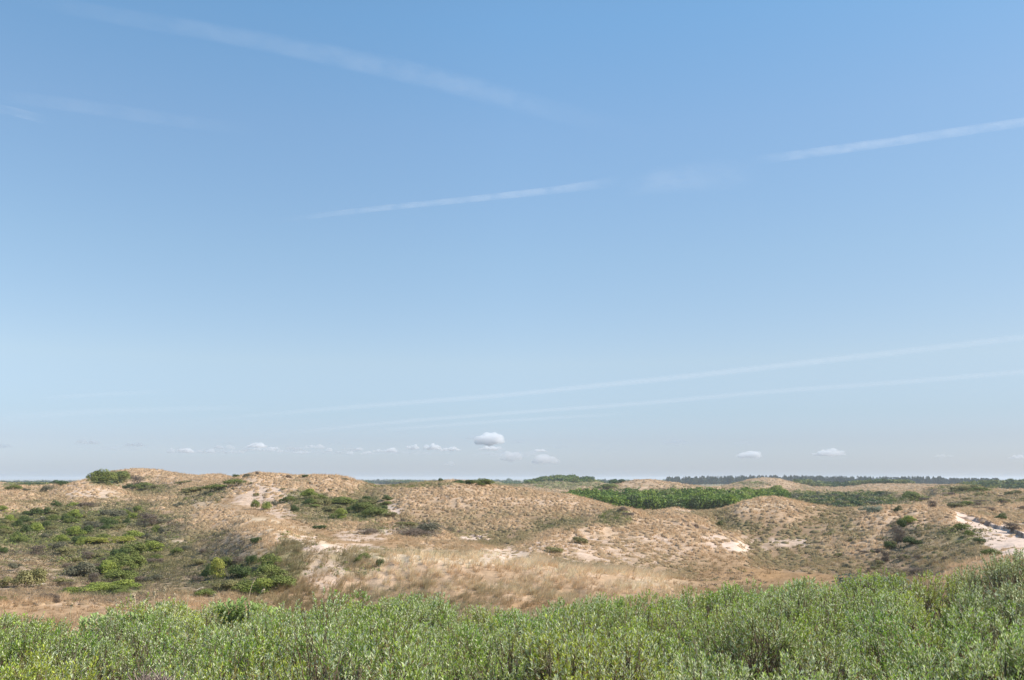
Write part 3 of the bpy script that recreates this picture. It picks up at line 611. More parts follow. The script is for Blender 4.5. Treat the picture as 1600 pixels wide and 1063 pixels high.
B = [ # px, base py, w, h, kind, label
 (158, 757, 34, 17, 'mid', 'green thicket capping the highest hill on the left skyline, its left half'),
 (184, 755, 32, 17, 'mid', 'green thicket capping the highest hill on the left skyline, its right half'),
 (211, 764, 22, 17, 'bare', 'purple brown leafless bush under the highest hill on the left skyline'),
 (199, 765, 13, 7, 'dark', 'dark green bush at the left foot of the purple brown leafless bush'),
 (225, 766, 26, 9, 'mid', 'low green bush right of the purple brown leafless bush'),
 (249, 764, 40, 7, 'olive', 'flat olive scrub bush below the highest hill, right of the low green bush'),
 (22, 767, 18, 7, 'mid', 'green bush on the left flank of the small far left dune'),
 (73, 770, 14, 8, 'grey', 'grey bush in the dip left of the pointed pale dune'),
 (42, 769, 10, 5, 'grey', 'small grey bush on the face of the far left dune'),
 (87, 793, 13, 8, 'dark', 'dark green bush alone at the top edge of the scrubby left slope'),
 (116, 793, 16, 6, 'bright', 'bright green flat bush just right of the topmost dark bush of the left slope'),
 (137, 793, 28, 7, 'bare', 'grey purple low bush at the top of the scrubby left slope'),
 (51, 806, 22, 9, 'dark', 'wide dark green bush high on the scrubby left slope'),
 (70, 805, 13, 9, 'dark', 'upright dark green bush beside the wide one high on the left slope'),
 (115, 812, 20, 12, 'bright', 'bright green bush behind a dark one in the middle of the left slope'),
 (104, 816, 14, 10, 'dark', 'dark green bush in front of the bright one in the middle of the left slope'),
 (16, 818, 15, 10, 'bright', 'bright green bush near the left picture edge, high on the slope'),
 (42, 834, 17, 11, 'dark', 'dark green bush touching a lighter bush, left part of the slope'),
 (56, 832, 18, 12, 'bright', 'light green bush touching a dark one, left part of the slope'),
 (185, 812, 24, 12, 'grey', 'grey green bush on the slope below the pointed pale dune'),
 (169, 822, 22, 10, 'dark', 'dark bush leaning down the slope below the pointed pale dune'),
 (211, 802, 17, 10, 'mid', 'green bush where the left scrub meets the dry grass slope'),
 (228, 822, 42, 16, 'bare', 'large grey purple thorny bush at the right edge of the left scrub'),
 (118, 837, 24, 11, 'bright', 'bright green bush low in the scrub, above the yellow green strip'),
 (133, 836, 18, 10, 'dark', 'dark bush right of the bright one above the yellow green strip'),
 (208, 842, 28, 10, 'bright', 'green bush at the right end of the yellow green strip'),
 (147, 828, 24, 9, 'grey', 'grey green bush in the middle of the scrub'),
 (121, 851, 19, 12, 'dark', 'dark green bush left of the yellow green strip'),
 (4, 866, 13, 9, 'dark', 'dark bush at the left picture edge above the sandy strip'),
 (61, 868, 24, 12, 'bare', 'dark grey purple bush above the sandy strip'),
 (89, 860, 21, 11, 'grey', 'round grey bush right of the dark grey purple one'),
 (104, 869, 27, 11, 'olive', 'olive bush at the right end of the sandy strip'),
 (150, 851, 60, 9, 'yellow', 'long yellow green strip of low shrub across the slope'),
 (190, 849, 34, 8, 'yellow', 'short yellow green low shrub continuing the long strip to the right'),
 (185, 874, 26, 15, 'dark', 'dark green bush on the left of the big green thicket in the basin'),
 (211, 872, 32, 18, 'mid', 'green bush in the middle top of the big green thicket in the basin'),
 (235, 865, 34, 14, 'bright', 'bright green bush at the top right of the big green thicket in the basin'),
 (210, 893, 30, 20, 'mid', 'green bush with dark hollows, right middle of the basin thicket'),
 (188, 890, 32, 18, 'mid', 'green bush in the heart of the basin thicket'),
 (168, 898, 28, 16, 'bright', 'lighter green bush at the left front of the basin thicket'),
 (125, 902, 42, 20, 'grey', 'broad rounded grey green bush left of the basin thicket'),
 (146, 915, 24, 15, 'bare', 'grey brown bush in front of the basin thicket'),
 (186, 911, 38, 16, 'mid', 'green bush at the front foot of the basin thicket'),
 (120, 929, 44, 9, 'bright', 'bright green low mat of shrub on the basin floor, left end'),
 (158, 925, 52, 11, 'bright', 'bright green low mat of shrub on the basin floor, middle'),
 (192, 920, 44, 11, 'bright', 'bright green low mat of shrub on the basin floor, right end'),
 (45, 918, 40, 25, 'olive', 'dome shaped olive green bush standing alone on the sandy basin floor'),
 (24, 892, 16, 10, 'grey', 'small dark grey bush behind the dome shaped olive bush'),
 (5, 919, 18, 14, 'olive', 'olive bush cut by the left picture edge beside the dome shaped bush'),
 (87, 943, 14, 10, 'bare', 'dark brown bush at the front of the basin floor'),
 (72, 936, 20, 8, 'bare', 'low brown bush left of the dark brown one on the basin floor'),
 (3, 943, 14, 9, 'olive', 'low olive bush at the left edge just above the foreground thicket'),
 (336, 905, 28, 28, 'yellow', 'tall yellow green bush at the foot of the middle slope'),
 (324, 903, 15, 17, 'dark', 'dark bush tight against the left of the tall yellow green bush'),
 (352, 888, 24, 13, 'mid', 'green bush just up the slope from the tall yellow green bush'),
 (309, 910, 18, 9, 'bare', 'brown low bush left of the tall yellow green bush'),
 (374, 905, 34, 18, 'dark', 'dark green bush between the yellow green bush and the large rounded thicket'),
 (393, 882, 16, 13, 'dark', 'dark green bush high on the slope above the large rounded thicket'),
 (371, 881, 22, 10, 'bare', 'brown bush high on the slope, left of the dark green one'),
 (420, 888, 30, 16, 'mid', 'top bush of the large rounded thicket below the ridge'),
 (427, 906, 46, 22, 'mid', 'broad middle bush of the large rounded thicket below the ridge'),
 (438, 924, 40, 20, 'mid', 'right front bush of the large rounded thicket below the ridge'),
 (410, 927, 46, 18, 'bright', 'middle front bush of the large rounded thicket below the ridge'),
 (384, 928, 42, 15, 'mid', 'left front bush of the large rounded thicket below the ridge'),
 (350, 924, 38, 14, 'olive', 'olive bush in front of the tall yellow green bush'),
 (320, 933, 26, 9, 'mid', 'low green bush left of the olive one, just above the foreground'),
 (277, 868, 16, 10, 'mid', 'green bush alone on the dry slope right of the basin thicket'),
 (400, 850, 16, 9, 'dark', 'dark bush near the top of the shaded middle slope'),
 (369, 748, 11, 6, 'dark', 'dark bush on the skyline at the left end of the pale ridge'),
 (387, 747, 15, 6, 'grey', 'grey green bush on the skyline just left of the pale ridge top'),
 (401, 743, 8, 4, 'bare', 'tiny dark bush on the top of the pale ridge'),
 (450, 747, 14, 4, 'bare', 'low brown bush on the skyline right of the pale ridge top'),
 (477, 746, 10, 4, 'dark', 'small dark bush on the skyline left of the second pale top'),
 (287, 757, 26, 5, 'olive', 'flat green bush on the dune right of the highest hill'),
 (300, 770, 32, 8, 'olive', 'olive bush at the left end of the green band below the ridge'),
 (343, 766, 44, 8, 'mid', 'long green bush in the middle of the band below the ridge'),
 (367, 760, 30, 9, 'mid', 'green bush at the right end of the band running up to the ridge'),
 (281, 793, 18, 7, 'grey', 'small grey bush alone on the dry left centre slope'),
 (398, 797, 11, 13, 'mid', 'narrow green bush on the pink sand patch, left of two'),
 (416, 797, 15, 11, 'bright', 'bright green bush on the lower part of the pink sand patch'),
 (431, 793, 12, 9, 'grey', 'grey green bush at the right side of the pink sand patch'),
 (400, 776, 9, 5, 'olive', 'tiny olive bush high on the pink sand patch'),
 (482, 779, 24, 13, 'bright', 'bright green bush near the top of the green hollow'),
 (447, 786, 24, 10, 'mid', 'green bush at the left rim of the green hollow'),
 (461, 801, 13, 10, 'dark', 'dark round bush at the lower left of the green hollow'),
 (481, 789, 17, 8, 'dark', 'dark bush in the middle of the green hollow'),
 (531, 812, 24, 14, 'bright', 'bright green bush at the bottom of the green hollow'),
 (560, 802, 40, 16, 'mid', 'broad green bush in the right part of the green hollow'),
 (585, 809, 34, 13, 'mid', 'green bush at the right end of the green hollow beside the sand'),
 (545, 789, 36, 11, 'mid', 'green bush in the upper right part of the green hollow'),
 (575, 790, 34, 10, 'olive', 'olive bush at the upper right rim of the green hollow'),
 (520, 800, 30, 11, 'olive', 'olive bush in the centre of the green hollow'),
 (503, 790, 28, 9, 'olive', 'olive bush left of the centre of the green hollow'),
 (500, 827, 22, 6, 'dark', 'flat dark bush below the green hollow'),
 (577, 835, 32, 9, 'bare', 'dark heath bush at the left of the grey mound'),
 (645, 838, 46, 12, 'bare', 'grey brown heath covering the front of the grey mound'),
 (668, 832, 34, 12, 'grey', 'grey green heath at the right end of the grey mound'),
 (637, 824, 36, 8, 'olive', 'olive heath on the top of the grey mound'),
 (867, 865, 28, 10, 'olive', 'olive bush on the lower sandy face right of centre'),
 (906, 850, 24, 11, 'olive', 'olive bush on the upper sandy face right of centre'),
 (975, 800, 16, 8, 'bare', 'dark scrub just under the small pointed peak'),
 (983, 809, 22, 8, 'bare', 'grey scrub on the right flank of the small pointed peak'),
 (557, 883, 16, 11, 'mid', 'left green bush in the long pale grass of the near ridge'),
 (593, 887, 13, 11, 'dark', 'right dark green bush in the long pale grass of the near ridge'),
 (569, 876, 16, 9, 'mid', 'green bush highest in the long pale grass of the near ridge'),
 (1124, 825, 12, 7, 'dark', 'small dark bush at the left foot of the rounded right dune'),
 (1213, 771, 26, 10, 'bright', 'bright green bush on the flank of the pale dune before the pine wood'),
 (1375, 774, 10, 6, 'dark', 'small dark bush on the far dune line before the pine wood'),
 (1433, 787, 40, 17, 'mid', 'dome shaped green bush in the valley behind the right ridge'),
 (1404, 801, 12, 8, 'dark', 'small dark bush at the low left end of the right ridge'),
 (1456, 794, 16, 9, 'bare', 'dark purple bush on the right ridge'),
 (1362, 802, 32, 10, 'silver', 'silvery grey bush at the right end of the bright meadow'),
 (1507, 770, 40, 11, 'olive', 'olive scrub covering the rounded hill at the right'),
 (1537, 769, 28, 7, 'mid', 'green bush right of the rounded olive hill'),
 (1583, 775, 22, 8, 'olive', 'olive bush on the ridge near the right picture edge'),
 (1564, 813, 16, 8, 'dark', 'dark bush above the bare sand at the right'),
 (1421, 820, 18, 10, 'bright', 'bright green bush high on the right dune face'),
 (1409, 826, 13, 13, 'dark', 'dark bush left of the bright green one on the right dune face'),
 (1404, 846, 26, 18, 'bare', 'large dark scrub bush in the middle of the right dune face'),
 (1425, 853, 22, 10, 'dark', 'dark green bush low right in the scrub of the right dune face'),
 (1391, 860, 15, 10, 'dark', 'dark green bush low left in the scrub of the right dune face'),
 (1383, 879, 16, 14, 'bare', 'purple brown bush near the foot of the right dune face'),
 (1432, 895, 30, 7, 'bare', 'low purple brown bush at the foot of the right dune'),
 (1323, 889, 13, 6, 'grey', 'small grey bush at the foot of the right dune'),
 (1358, 896, 9, 6, 'bare', 'tiny dark bush at the foot of the right dune behind the foreground'),
 (1502, 829, 20, 8, 'mid', 'dark bush on the left edge of the bare sand, upper of three'),
 (1517, 838, 15, 8, 'mid', 'dark bush on the left edge of the bare sand, middle of three'),
 (1531, 849, 16, 7, 'dark', 'dark bush on the left edge of the bare sand, lower of three'),
 (1549, 869, 22, 9, 'mid', 'green bush at the foot of the bare sand'),
 (1580, 829, 30, 9, 'bare', 'brown bush above the cut edge of the bare sand'),
 (1497, 793, 26, 6, 'olive', 'olive bush on the right ridge above the top of the bare sand'),
 (1517, 790, 24, 6, 'mid', 'green bush on the right ridge above the bare sand'),
]
for b in B: bush(*b)
# small look-alikes scattered through the left scrub
WORD = {'mid': 'green', 'grey': 'grey green', 'olive': 'olive', 'dark': 'dark green', 'bright': 'bright green', 'bare': 'brown', 'straw': 'straw coloured'}
def scatter(n, xs, ys, ws, hs, kinds, what, group, rise=0):
    for k in range(n):
        px = random.uniform(*xs); py = random.uniform(*ys) + px * rise; kd = random.choice(kinds); t = (px - xs[0]) / (xs[1] - xs[0]); v = (py - px * rise - ys[0]) / (ys[1] - ys[0])
        place = ('upper', 'lower')[int(v > .5)] + ' ' + ('left end', 'left middle', 'right middle', 'right end')[min(3, int(t * 4))]
        w_ = random.uniform(*ws); h_ = random.uniform(*hs); tw_ = (w_ - ws[0]) / (ws[1] - ws[0]); th_ = (h_ - hs[0]) / (hs[1] - hs[0])
        size = ('narrow', 'small', 'broad')[min(2, int(tw_ * 3))] + (' low', ' tall')[int(th_ > .5)]
        bush(px, py, w_, h_, kd, f'{size} {WORD[kd]} bush on {what}, {place}', group)
scatter(60, (-10, 260), (798, 850), (10, 20), (6, 10), ['mid', 'grey', 'olive', 'dark', 'bright', 'mid'], 'the scrubby left slope', 'small bushes scattered through the scrub of the left slope', .03)
scatter(34, (90, 340), (862, 935), (14, 28), (6, 10), ['grey', 'olive', 'bare', 'mid', 'olive'], 'the left basin floor', 'low bushes on the floor of the left basin')
scatter(22, (1440, 1610), (776, 800), (10, 20), (3, 6), ['olive', 'grey', 'bare'], 'the right ridge', 'small scrub bushes on the right ridge')
scatter(18, (260, 560), (750, 790), (5, 10), (2, 4), ['olive', 'grey'], 'the left centre dunes', 'tiny bushes dotted over the left centre dunes')
scatter(18, (1290, 1480), (842, 893), (7, 14), (4, 6), ['olive', 'olive', 'straw', 'bare'], 'the right dune face', 'low scrub tufts on the face of the right dune')
scatter(14, (480, 610), (780, 812), (12, 26), (5, 9), ['mid', 'olive', 'dark'], 'the green hollow', 'low bushes in the green hollow')

# ------------------------------------------------------------------ woods (masses of crowns nobody could count)
def crown_mass(name, spots, kinds, label, cat, leaf=.16, nleaf=240, conifer=False):
    Vs, Fs, Cs = [], [], []; off = 0
    for (x, y, z, h, w, *kk_) in spots:
        n = nleaf
        a, b = [np.array(c) for c in KIND[kk_[0] if kk_ else random.choice(kinds)]]
        if conifer:
            t = rng.uniform(0, 1, n) ** .8; ang = rng.uniform(0, 2 * pi, n); prof = np.where(t < .45, .45 + t * 1.1, 1.0 * (1 - t) / .55 * .95 + .08)
            rad = w / 2 * prof * rng.uniform(.6, 1, n)
            pos = np.stack([x + rad * np.cos(ang), y + rad * np.sin(ang), z + h * (.12 + .88 * t)], -1)
            d = np.stack([np.cos(ang), np.sin(ang), np.full(n, .5)], -1)
        else:
            nl = 6; c0 = rng.uniform(-.3, .3, (nl, 3)); c0[:, 2] = rng.uniform(.35, .72, nl); cr = rng.uniform(.2, .34, nl)
            k = rng.integers(0, nl, n); d = rng.normal(0, 1, (n, 3)); d /= np.linalg.norm(d, axis=1, keepdims=True)
            pos = (c0[k] + d * (cr[k] * rng.uniform(.5, 1, n) ** .4)[:, None]) * np.array([w, w, h]) + np.array([x, y, z])
            low = rng.uniform(0, 1, n) < .25
            pos[low, 2] = z + rng.uniform(0, .4, low.sum()) * h
        t = np.clip(rng.uniform(0, .6) + rng.uniform(0, .4, n), 0, 1)[:, None]
        col = a * (1 - t) + b * t
        v, f, c = leaf_cloud(n, pos, d, leaf * w, col, .3, .6)
        Vs.append(v); Fs.append(f + off); Cs.append(c); off += len(v)
    o = mesh_obj(name, np.concatenate(Vs), np.concatenate(Fs), 4, bush_mat, np.concatenate(Cs))
    tag(o, label, cat, kind='stuff'); return o
KIND['pine'] = ((.030, .055, .030), (.045, .075, .038))
KIND['belt'] = ((.12, .20, .02), (.20, .28, .035))
KIND['belt2'] = ((.22, .31, .03), (.32, .38, .055))
KIND['far'] = ((.065, .12, .035), (.10, .16, .045))
def spots_in(n, px0, px1, r0, r1, hr, wr, cond=None):
    S = []
    for k in range(n):
        px = random.uniform(px0, px1); r = math.sqrt(random.uniform(r0 ** 2, r1 ** 2)); az = float(ray(px, 760)[0])
        if cond and not cond(px, r): continue
        z = float(zat(np.array([az]), np.array([r]))[0]) + CZ
        S.append((r * sin(az), r * cos(az), z - .3, random.uniform(*hr), random.uniform(*wr)))
    return S
print('spots')
crown_mass('green_thicket', [(*q_, random.choice(['dark', 'belt', 'belt', 'belt2'])) for q_ in spots_in(260, 905, 1150, 282, 296, (6.2, 8.0), (4, 6))] + spots_in(520, 880, 1225, 292, 400, (4.2, 6.4), (4.5, 7.5), lambda px, r: r > 292 + max(0, px - 1130) * .55 and r < 400 ), ['belt', 'belt', 'belt2', 'mid'], 'dense green thicket filling the valley behind the central dunes', 'thicket', .075, 560)  # front row gets some darker crowns, painting in the shade on its face
crown_mass('valley_scrub', spots_in(300, 1190, 1390, 300, 430, (1.4, 2.6), (3, 5)), ['grey', 'mid', 'far', 'olive'], 'low grey green scrub filling the valley right of the dense thicket', 'scrub', .1, 200)
def pine_cond(px, r):
    return r < 1500 + 0 * px
pines = spots_in(900, 1040, 1560, 1450, 1620, (10, 15.5), (7, 11))
crown_mass('pine_wood', [(x, y, z, h * (1.0 if x / y < .48 else .85), w) for (x, y, z, h, w) in pines], ['pine'], 'long dark pine wood along the horizon on the right', 'wood', .10, 110, conifer=True)
crown_mass('hill_wood', spots_in(120, 826, 925, 770, 850, (2.2, 4.4), (5, 10)), ['far', 'mid', 'belt'], 'dark green wood on the rounded hill at the horizon right of centre', 'wood', .1, 160)
crown_mass('far_scrub', spots_in(260, 1240, 1420, 790, 1150, (3, 5), (7, 13)) + spots_in(90, 1500, 1700, 650, 850, (3, 4.5), (7, 12)), ['far', 'mid'], 'flat dark green scrub between the far dunes and the pine wood', 'scrub', .1, 120)
crown_mass('horizon_wood', spots_in(300, -60, 120, 1200, 2400, (5, 9), (8, 16)) + spots_in(420, 560, 1050, 1300, 2600, (4, 11), (8, 20)) + spots_in(160, 1550, 1800, 1500, 2600, (8, 12), (8, 16)), ['far', 'pine'], 'thin dark line of trees along the far horizon', 'wood', .12, 60)
for (px, py, w, h, kd, lb) in [
 (625, 759, 44, 8, 'mid', 'broad green clump of trees on the plain just right of the second pale top'),
 (600, 757, 20, 5, 'far', 'small green clump left of the broad green clump on the plain'),
 (725, 758, 32, 9, 'far', 'left one of two dark green clumps behind the central dune top'),
 (755, 760, 32, 10, 'mid', 'right one of two dark green clumps behind the central dune top'),
 (795, 755, 9, 6, 'far', 'lone tree crown beside the tiny brown dune on the horizon'),
 (688, 755, 7, 6, 'far', 'lone tree crown on the horizon over the left of the central dune'),
 (965, 756, 26, 8, 'far', 'dark green tree clump left behind the pale far dune'),
 (945, 766, 40, 10, 'mid', 'green bushes at the left foot of the pale far dune'),
 (84, 758, 12, 7, 'far', 'taller dark tree crown in the far left tree line'),
 (50, 759, 30, 5, 'far', 'low dark tree clump in the far left tree line'),
 (97, 760, 16, 6, 'far', 'dark tree clump behind the pointed pale dune'),
]: bush(px, py, w, h, kd, lb, name='tree_clump', cat='trees')

# low scrub: creeping willow, burnet rose and heath covering the green patches
KIND['far']  # noqa
def low_scrub():
    Vs, Fs, Cs = [], [], []; off = 0
    for (r0, r1, dens, sz, hh, nl, lf) in [(55, 110, 2.4, .55, .32, 26, .085), (110, 180, 1.3, .8, .42, 26, .13), (180, 300, .45, 1.2, .6, 22, .22), (300, 460, .10, 1.9, .9, 20, .36), (460, 900, .02, 3.2, 1.4, 18, .65)]:
        n = int((r1 ** 2 - r0 ** 2) * R(45) * dens); az = rng.uniform(-R(45), R(45), n); r = np.sqrt(rng.uniform(r0 ** 2, r1 ** 2, n))
        z = zat(az, r); x = r * np.sin(az); y = r * np.cos(az)
        W = weights(az, r, z); g = np.maximum.reduce([W['green'], W['olive'] * .75, W['heath'] * .9, W['meadow']])
        patch = fbm(x, y, 6, 3, 401)
        keep = visible(az, r, .6, .004) & (rng.uniform(0, 1, n) < g * (1.05 + 1.1 * patch))
        az, r, z, x, y, patch = [a[keep] for a in (az, r, z, x, y, patch)]; W = {k: v[keep] for k, v in W.items()}; m = len(az)
        pick = rng.uniform(0, 1, m)
        tot = W['green'] + W['olive'] + W['heath'] + W['meadow'] + 1e-6
        pg = (W['green'] + W['meadow']) / tot; po = W['olive'] / tot
        cg = np.array([KIND[k][rng.integers(0, 2)] for k in rng.choice(['mid', 'mid', 'bright', 'olive', 'olive'], m)])
        co = np.array([KIND[k][rng.integers(0, 2)] for k in rng.choice(['olive', 'olive', 'mid', 'straw', 'straw', 'grey'], m)])
        ch = np.array([KIND[k][rng.integers(0, 2)] for k in rng.choice(['bare', 'bare', 'grey', 'olive'], m)])
        c = np.where((pick < pg)[:, None], cg, np.where((pick < pg + po)[:, None], co, ch))
        s_ = sz * rng.uniform(.5, 1.3, m); rep = lambda a: np.repeat(a, nl, axis=0)
        d = rng.normal(0, 1, (m * nl, 3)); d[:, 2] = np.abs(d[:, 2]); d /= np.linalg.norm(d, axis=1, keepdims=True)
        q = rng.uniform(.5, 1, m * nl)[:, None]
        pos = np.stack([rep(x), rep(y), rep(z) + CZ - .05], -1) + d * q * np.stack([rep(s_), rep(s_), rep(s_) * hh / sz], -1)
        v, f, cc = leaf_cloud(m * nl, pos, d, lf, rep(c) * rng.uniform(.8, 1.2, (m * nl, 1)), .3, .5)
        Vs.append(v); Fs.append(f + off); Cs.append(cc); off += len(v); print('scrub', r0, m)
    o = mesh_obj('low_scrub', np.concatenate(Vs), np.concatenate(Fs), 4, bush_mat, np.concatenate(Cs))
    tag(o, 'patchy mat of low green and brown scrub creeping over the dune slopes', 'scrub', kind='stuff')
low_scrub()

# ------------------------------------------------------------------ foreground thicket
leaf_mat = mat_attr('thicket_leaves', .5, .22, .33)
twig_mat = mat_attr('twigs', .9, .1)
HW = R(52)
nc = int((19 ** 2 - 1.2 ** 2) * HW * 1.9)
caz = rng.uniform(-HW, HW, nc); cr_ = np.sqrt(rng.uniform(1.2 ** 2, 19 ** 2, nc)); CX = cr_ * np.sin(caz); CY = cr_ * np.cos(caz)
CR = rng.uniform(.38, .85, nc); CH = CR * rng.uniform(.36, .56, nc); CT = rng.uniform(0, 1, nc)
def crowns(x, y):
    """height over the thicket's gaps, which crown, and outward direction"""
    H = np.full(len(x), -1.0); I = np.zeros(len(x), int)
    for i in range(0, len(x), 8000):
        dx = x[i:i + 8000, None] - CX; dy = y[i:i + 8000, None] - CY
        d2 = (dx * dx + dy * dy) / CR ** 2
        h = CH * np.sqrt(np.clip(1 - d2, 0, 1)) + np.where(d2 > 1, -.3 * (d2 - 1), 0)
        k = h.argmax(1); H[i:i + 8000] = h[np.arange(len(k)), k]; I[i:i + 8000] = k
    return np.clip(H, -.25, 1), I, (x - CX[I]) / CR[I], (y - CY[I]) / CR[I]
def shoots(x, y, zb, length, col, nleaf, leaf_len, leaf_w, ax, silver, upness=1.5):
    n = len(x); m = n * nleaf
    base = np.stack([x, y, zb], -1)
    t = np.tile(np.linspace(.12, 1, nleaf), n) + rng.uniform(-.03, .03, m)
    A_ = np.repeat(ax, nleaf, 0); Bp = np.repeat(base, nleaf, 0) + A_ * (t * np.repeat(length, nleaf))[:, None]
    ph = np.tile(np.arange(nleaf) * 2.4, n) + np.repeat(rng.uniform(0, 6, n), nleaf) + rng.normal(0, .3, m)
    outw = np.stack([np.cos(ph), np.sin(ph), np.zeros(m)], -1)
    up = np.clip(upness * (.4 + .8 * t) + rng.normal(0, .22, m), .1, 2.8)
    d = outw + A_ * up[:, None]; d /= np.linalg.norm(d, axis=1, keepdims=True)
    L = np.repeat(leaf_len, nleaf) * rng.uniform(.6, 1.25, m) * (1.08 - .4 * t)
    s = np.cross(d, A_ + rng.normal(0, .35, (m, 3))); s /= np.linalg.norm(s, axis=1, keepdims=True) + 1e-9
    Wd = np.repeat(leaf_w, nleaf) * .5
    midp = Bp + d * (L * .5)[:, None]
    nn = np.cross(s, d)
    tip = Bp + d * L[:, None] + nn * (L * rng.uniform(-.18, .12, m))[:, None]
    Vv = np.stack([Bp, midp + s * Wd[:, None] + nn * (Wd * .35)[:, None], tip, midp - s * Wd[:, None] + nn * (Wd * .35)[:, None]], 1).reshape(-1, 3)
    b0 = (np.arange(m) * 4)[:, None]
    Ff = np.concatenate([b0 + np.array([0, 1, 2]), b0 + np.array([0, 2, 3])])
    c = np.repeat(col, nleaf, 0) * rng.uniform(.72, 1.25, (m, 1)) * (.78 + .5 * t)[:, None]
    sv = rng.uniform(0, 1, m) < np.repeat(silver, nleaf)
    c = np.where(sv[:, None], np.array((.80, .83, .50)) * rng.uniform(.75, 1.15, (m, 1)), c)
    old = rng.uniform(0, 1, m) < .03
    c = np.where(old[:, None], np.array((.34, .20, .09)), c)
    return Vv, Ff, np.repeat(c, 4, 0), base, ax
def stems(p0, p1, w, col):
    n = len(p0); d = p1 - p0; s = np.cross(d, rng.normal(0, 1, (n, 3))); s /= np.linalg.norm(s, axis=1, keepdims=True) + 1e-9
    u = np.cross(d, s); u /= np.linalg.norm(u, axis=1, keepdims=True) + 1e-9
    ring0 = [p0 + (s * cos(k) + u * sin(k)) * w[:, None] for k in (0, 2.09, 4.19)]
    ring1 = [p1 + (s * cos(k) + u * sin(k)) * w[:, None] * .5 for k in (0, 2.09, 4.19)]
    Vv = np.stack(ring0 + ring1, 1).reshape(-1, 3)
    b0 = (np.arange(n) * 6)[:, None]
    Ff = np.concatenate([b0 + np.array([0, 1, 4, 3]), b0 + np.array([1, 2, 5, 4]), b0 + np.array([2, 0, 3, 5])])
    return Vv, Ff, np.repeat(col, 6, 0)
def in_thicket(az, r, x, y):
    return r < R_EDGE + .9 + .9 * fbm(x, y, 1.6, 2, 301)
SH = []; ST = []
def tone_of(t):
    """each shrub has its own green: yellowish, fresh, silvery or dull"""
    A = np.array([(.37, .49, .07), (.27, .42, .06), (.40, .50, .13), (.31, .38, .085), (.49, .53, .075)])
    return A[(t * 4.999).astype(int)]
def fg(r0, r1, dens, nleaf, llen, lw):
    n = int((r1 ** 2 - r0 ** 2) * HW * dens)
    # shoots grow in bouquets: a bouquet centre, shoots fanning out from it
    nb = n // 24; baz = rng.uniform(-HW, HW, nb); br = np.sqrt(rng.uniform(r0 ** 2, r1 ** 2, nb)); bx = br * np.sin(baz); by = br * np.cos(baz)
    bR = rng.uniform(.09, .21, nb); bH = rng.normal(0, .085, nb); bT = rng.uniform(0, 1, nb)
    bi = rng.integers(0, nb, n); aa = rng.uniform(0, 2 * pi, n); rr_ = np.sqrt(rng.uniform(0, 1, n))
    x = bx[bi] + bR[bi] * rr_ * np.cos(aa); y = by[bi] + bR[bi] * rr_ * np.sin(aa); az = np.arctan2(x, y); r = np.hypot(x, y)
    H, I, ox, oy = crowns(x, y)
    H = H + bH[bi] + bR[bi] * 1.0 * (1 - rr_ ** 2) - .06
    bare = fbm(x, y, 1.7, 2, 222)
    keep = in_thicket(az, r, x, y) & (rng.uniform(0, 1, n) < np.clip(.25 + H * 4.5, .04, 1)) & ((bare > -.52) | (rng.uniform(0, 1, n) < .12))
    az, r, x, y, H, I, ox, oy, bi, aa, rr_ = [a[keep] for a in (az, r, x, y, H, I, ox, oy, bi, aa, rr_)]; m = len(az)
    fall = np.clip(r - R_EDGE, 0, 3) * .3
    ln = rng.uniform(.08, .17, m)
    low = np.where(rng.uniform(0, 1, m) < .3, rng.uniform(.05, .28, m), 0)
    zb = shrub_top(az, r) + CZ + H - .345 - fall - ln * .8 - low
    ax = np.stack([ox * .3 + np.cos(aa) * rr_ * .55 + rng.normal(0, .1, m), oy * .3 + np.sin(aa) * rr_ * .55 + rng.normal(0, .1, m), np.ones(m)], -1); ax /= np.linalg.norm(ax, axis=1, keepdims=True)
    col = (tone_of(CT[I]) * .72 + tone_of(bT[bi]) * .28) * rng.uniform(.85, 1.15, (m, 1))
    yl = (rng.uniform(0, 1, m) < .05)[:, None]; col = np.where(yl, np.array((.34, .29, .09)), col)
    dull = (sstep(.40, .47, np.sin(az) + .05 * fbm(x, y, 1.2, 2, 240)) * sstep(8.5, 10, r))[:, None]; col = col * (1 - dull * .75) + np.array((.29, .29, .13)) * dull * .75
    silver = .20 + .30 * ((CT[I] * 7.3) % 1)
    lf_ = .72 + .55 * ((CT[I] * 13.7) % 1)
    v, f, c, base, ax = shoots(x, y, zb, ln, col, nleaf, llen * lf_, lw * (.5 + .5 * lf_), ax, silver)
    SH.append((v, f, c))
    p1 = base + ax * ln[:, None]; p0 = base - ax * .35 + rng.normal(0, .05, (m, 3))
    SC = np.where(rng.uniform(0, 1, (m, 1)) < .6, np.array((.13, .09, .06)), np.array((.24, .19, .13)))
    ST.append(stems(p0, p1, np.full(m, .0032), SC))
    # dead grey brown twigs that stick out between the crowns
    k = rng.uniform(0, 1, m) < .035; q = k.sum()
    b0 = np.stack([x[k], y[k], shrub_top(az[k], r[k]) + CZ - .55], -1); b1 = b0 + np.stack([rng.normal(0, .16, q), rng.normal(0, .16, q), rng.uniform(.35, .62, q)], -1)
    ST.append(stems(b0, b1, np.full(q, .0045), np.tile(np.array((.33, .26, .22)), (q, 1)) * rng.uniform(.6, 1.2, (q, 1))))
    print('shoots', m)
fg(2.2, 7.5, 430, 22, .037, .0080)
fg(7.5, 11.5, 350, 18, .040, .0098)
fg(11.5, 18, 280, 15, .046, .013)
def joined(name, L, fs, mat, **kw):
    off = 0; VV, FF, CC = [], [], []
    for v, f, c in L: VV.append(v); FF.append(f + off); CC.append(c); off += len(v)
    return mesh_obj(name, np.concatenate(VV), np.concatenate(FF), fs, mat, np.concatenate(CC), **kw)
th = joined('foreground_thicket', SH, 3, leaf_mat)
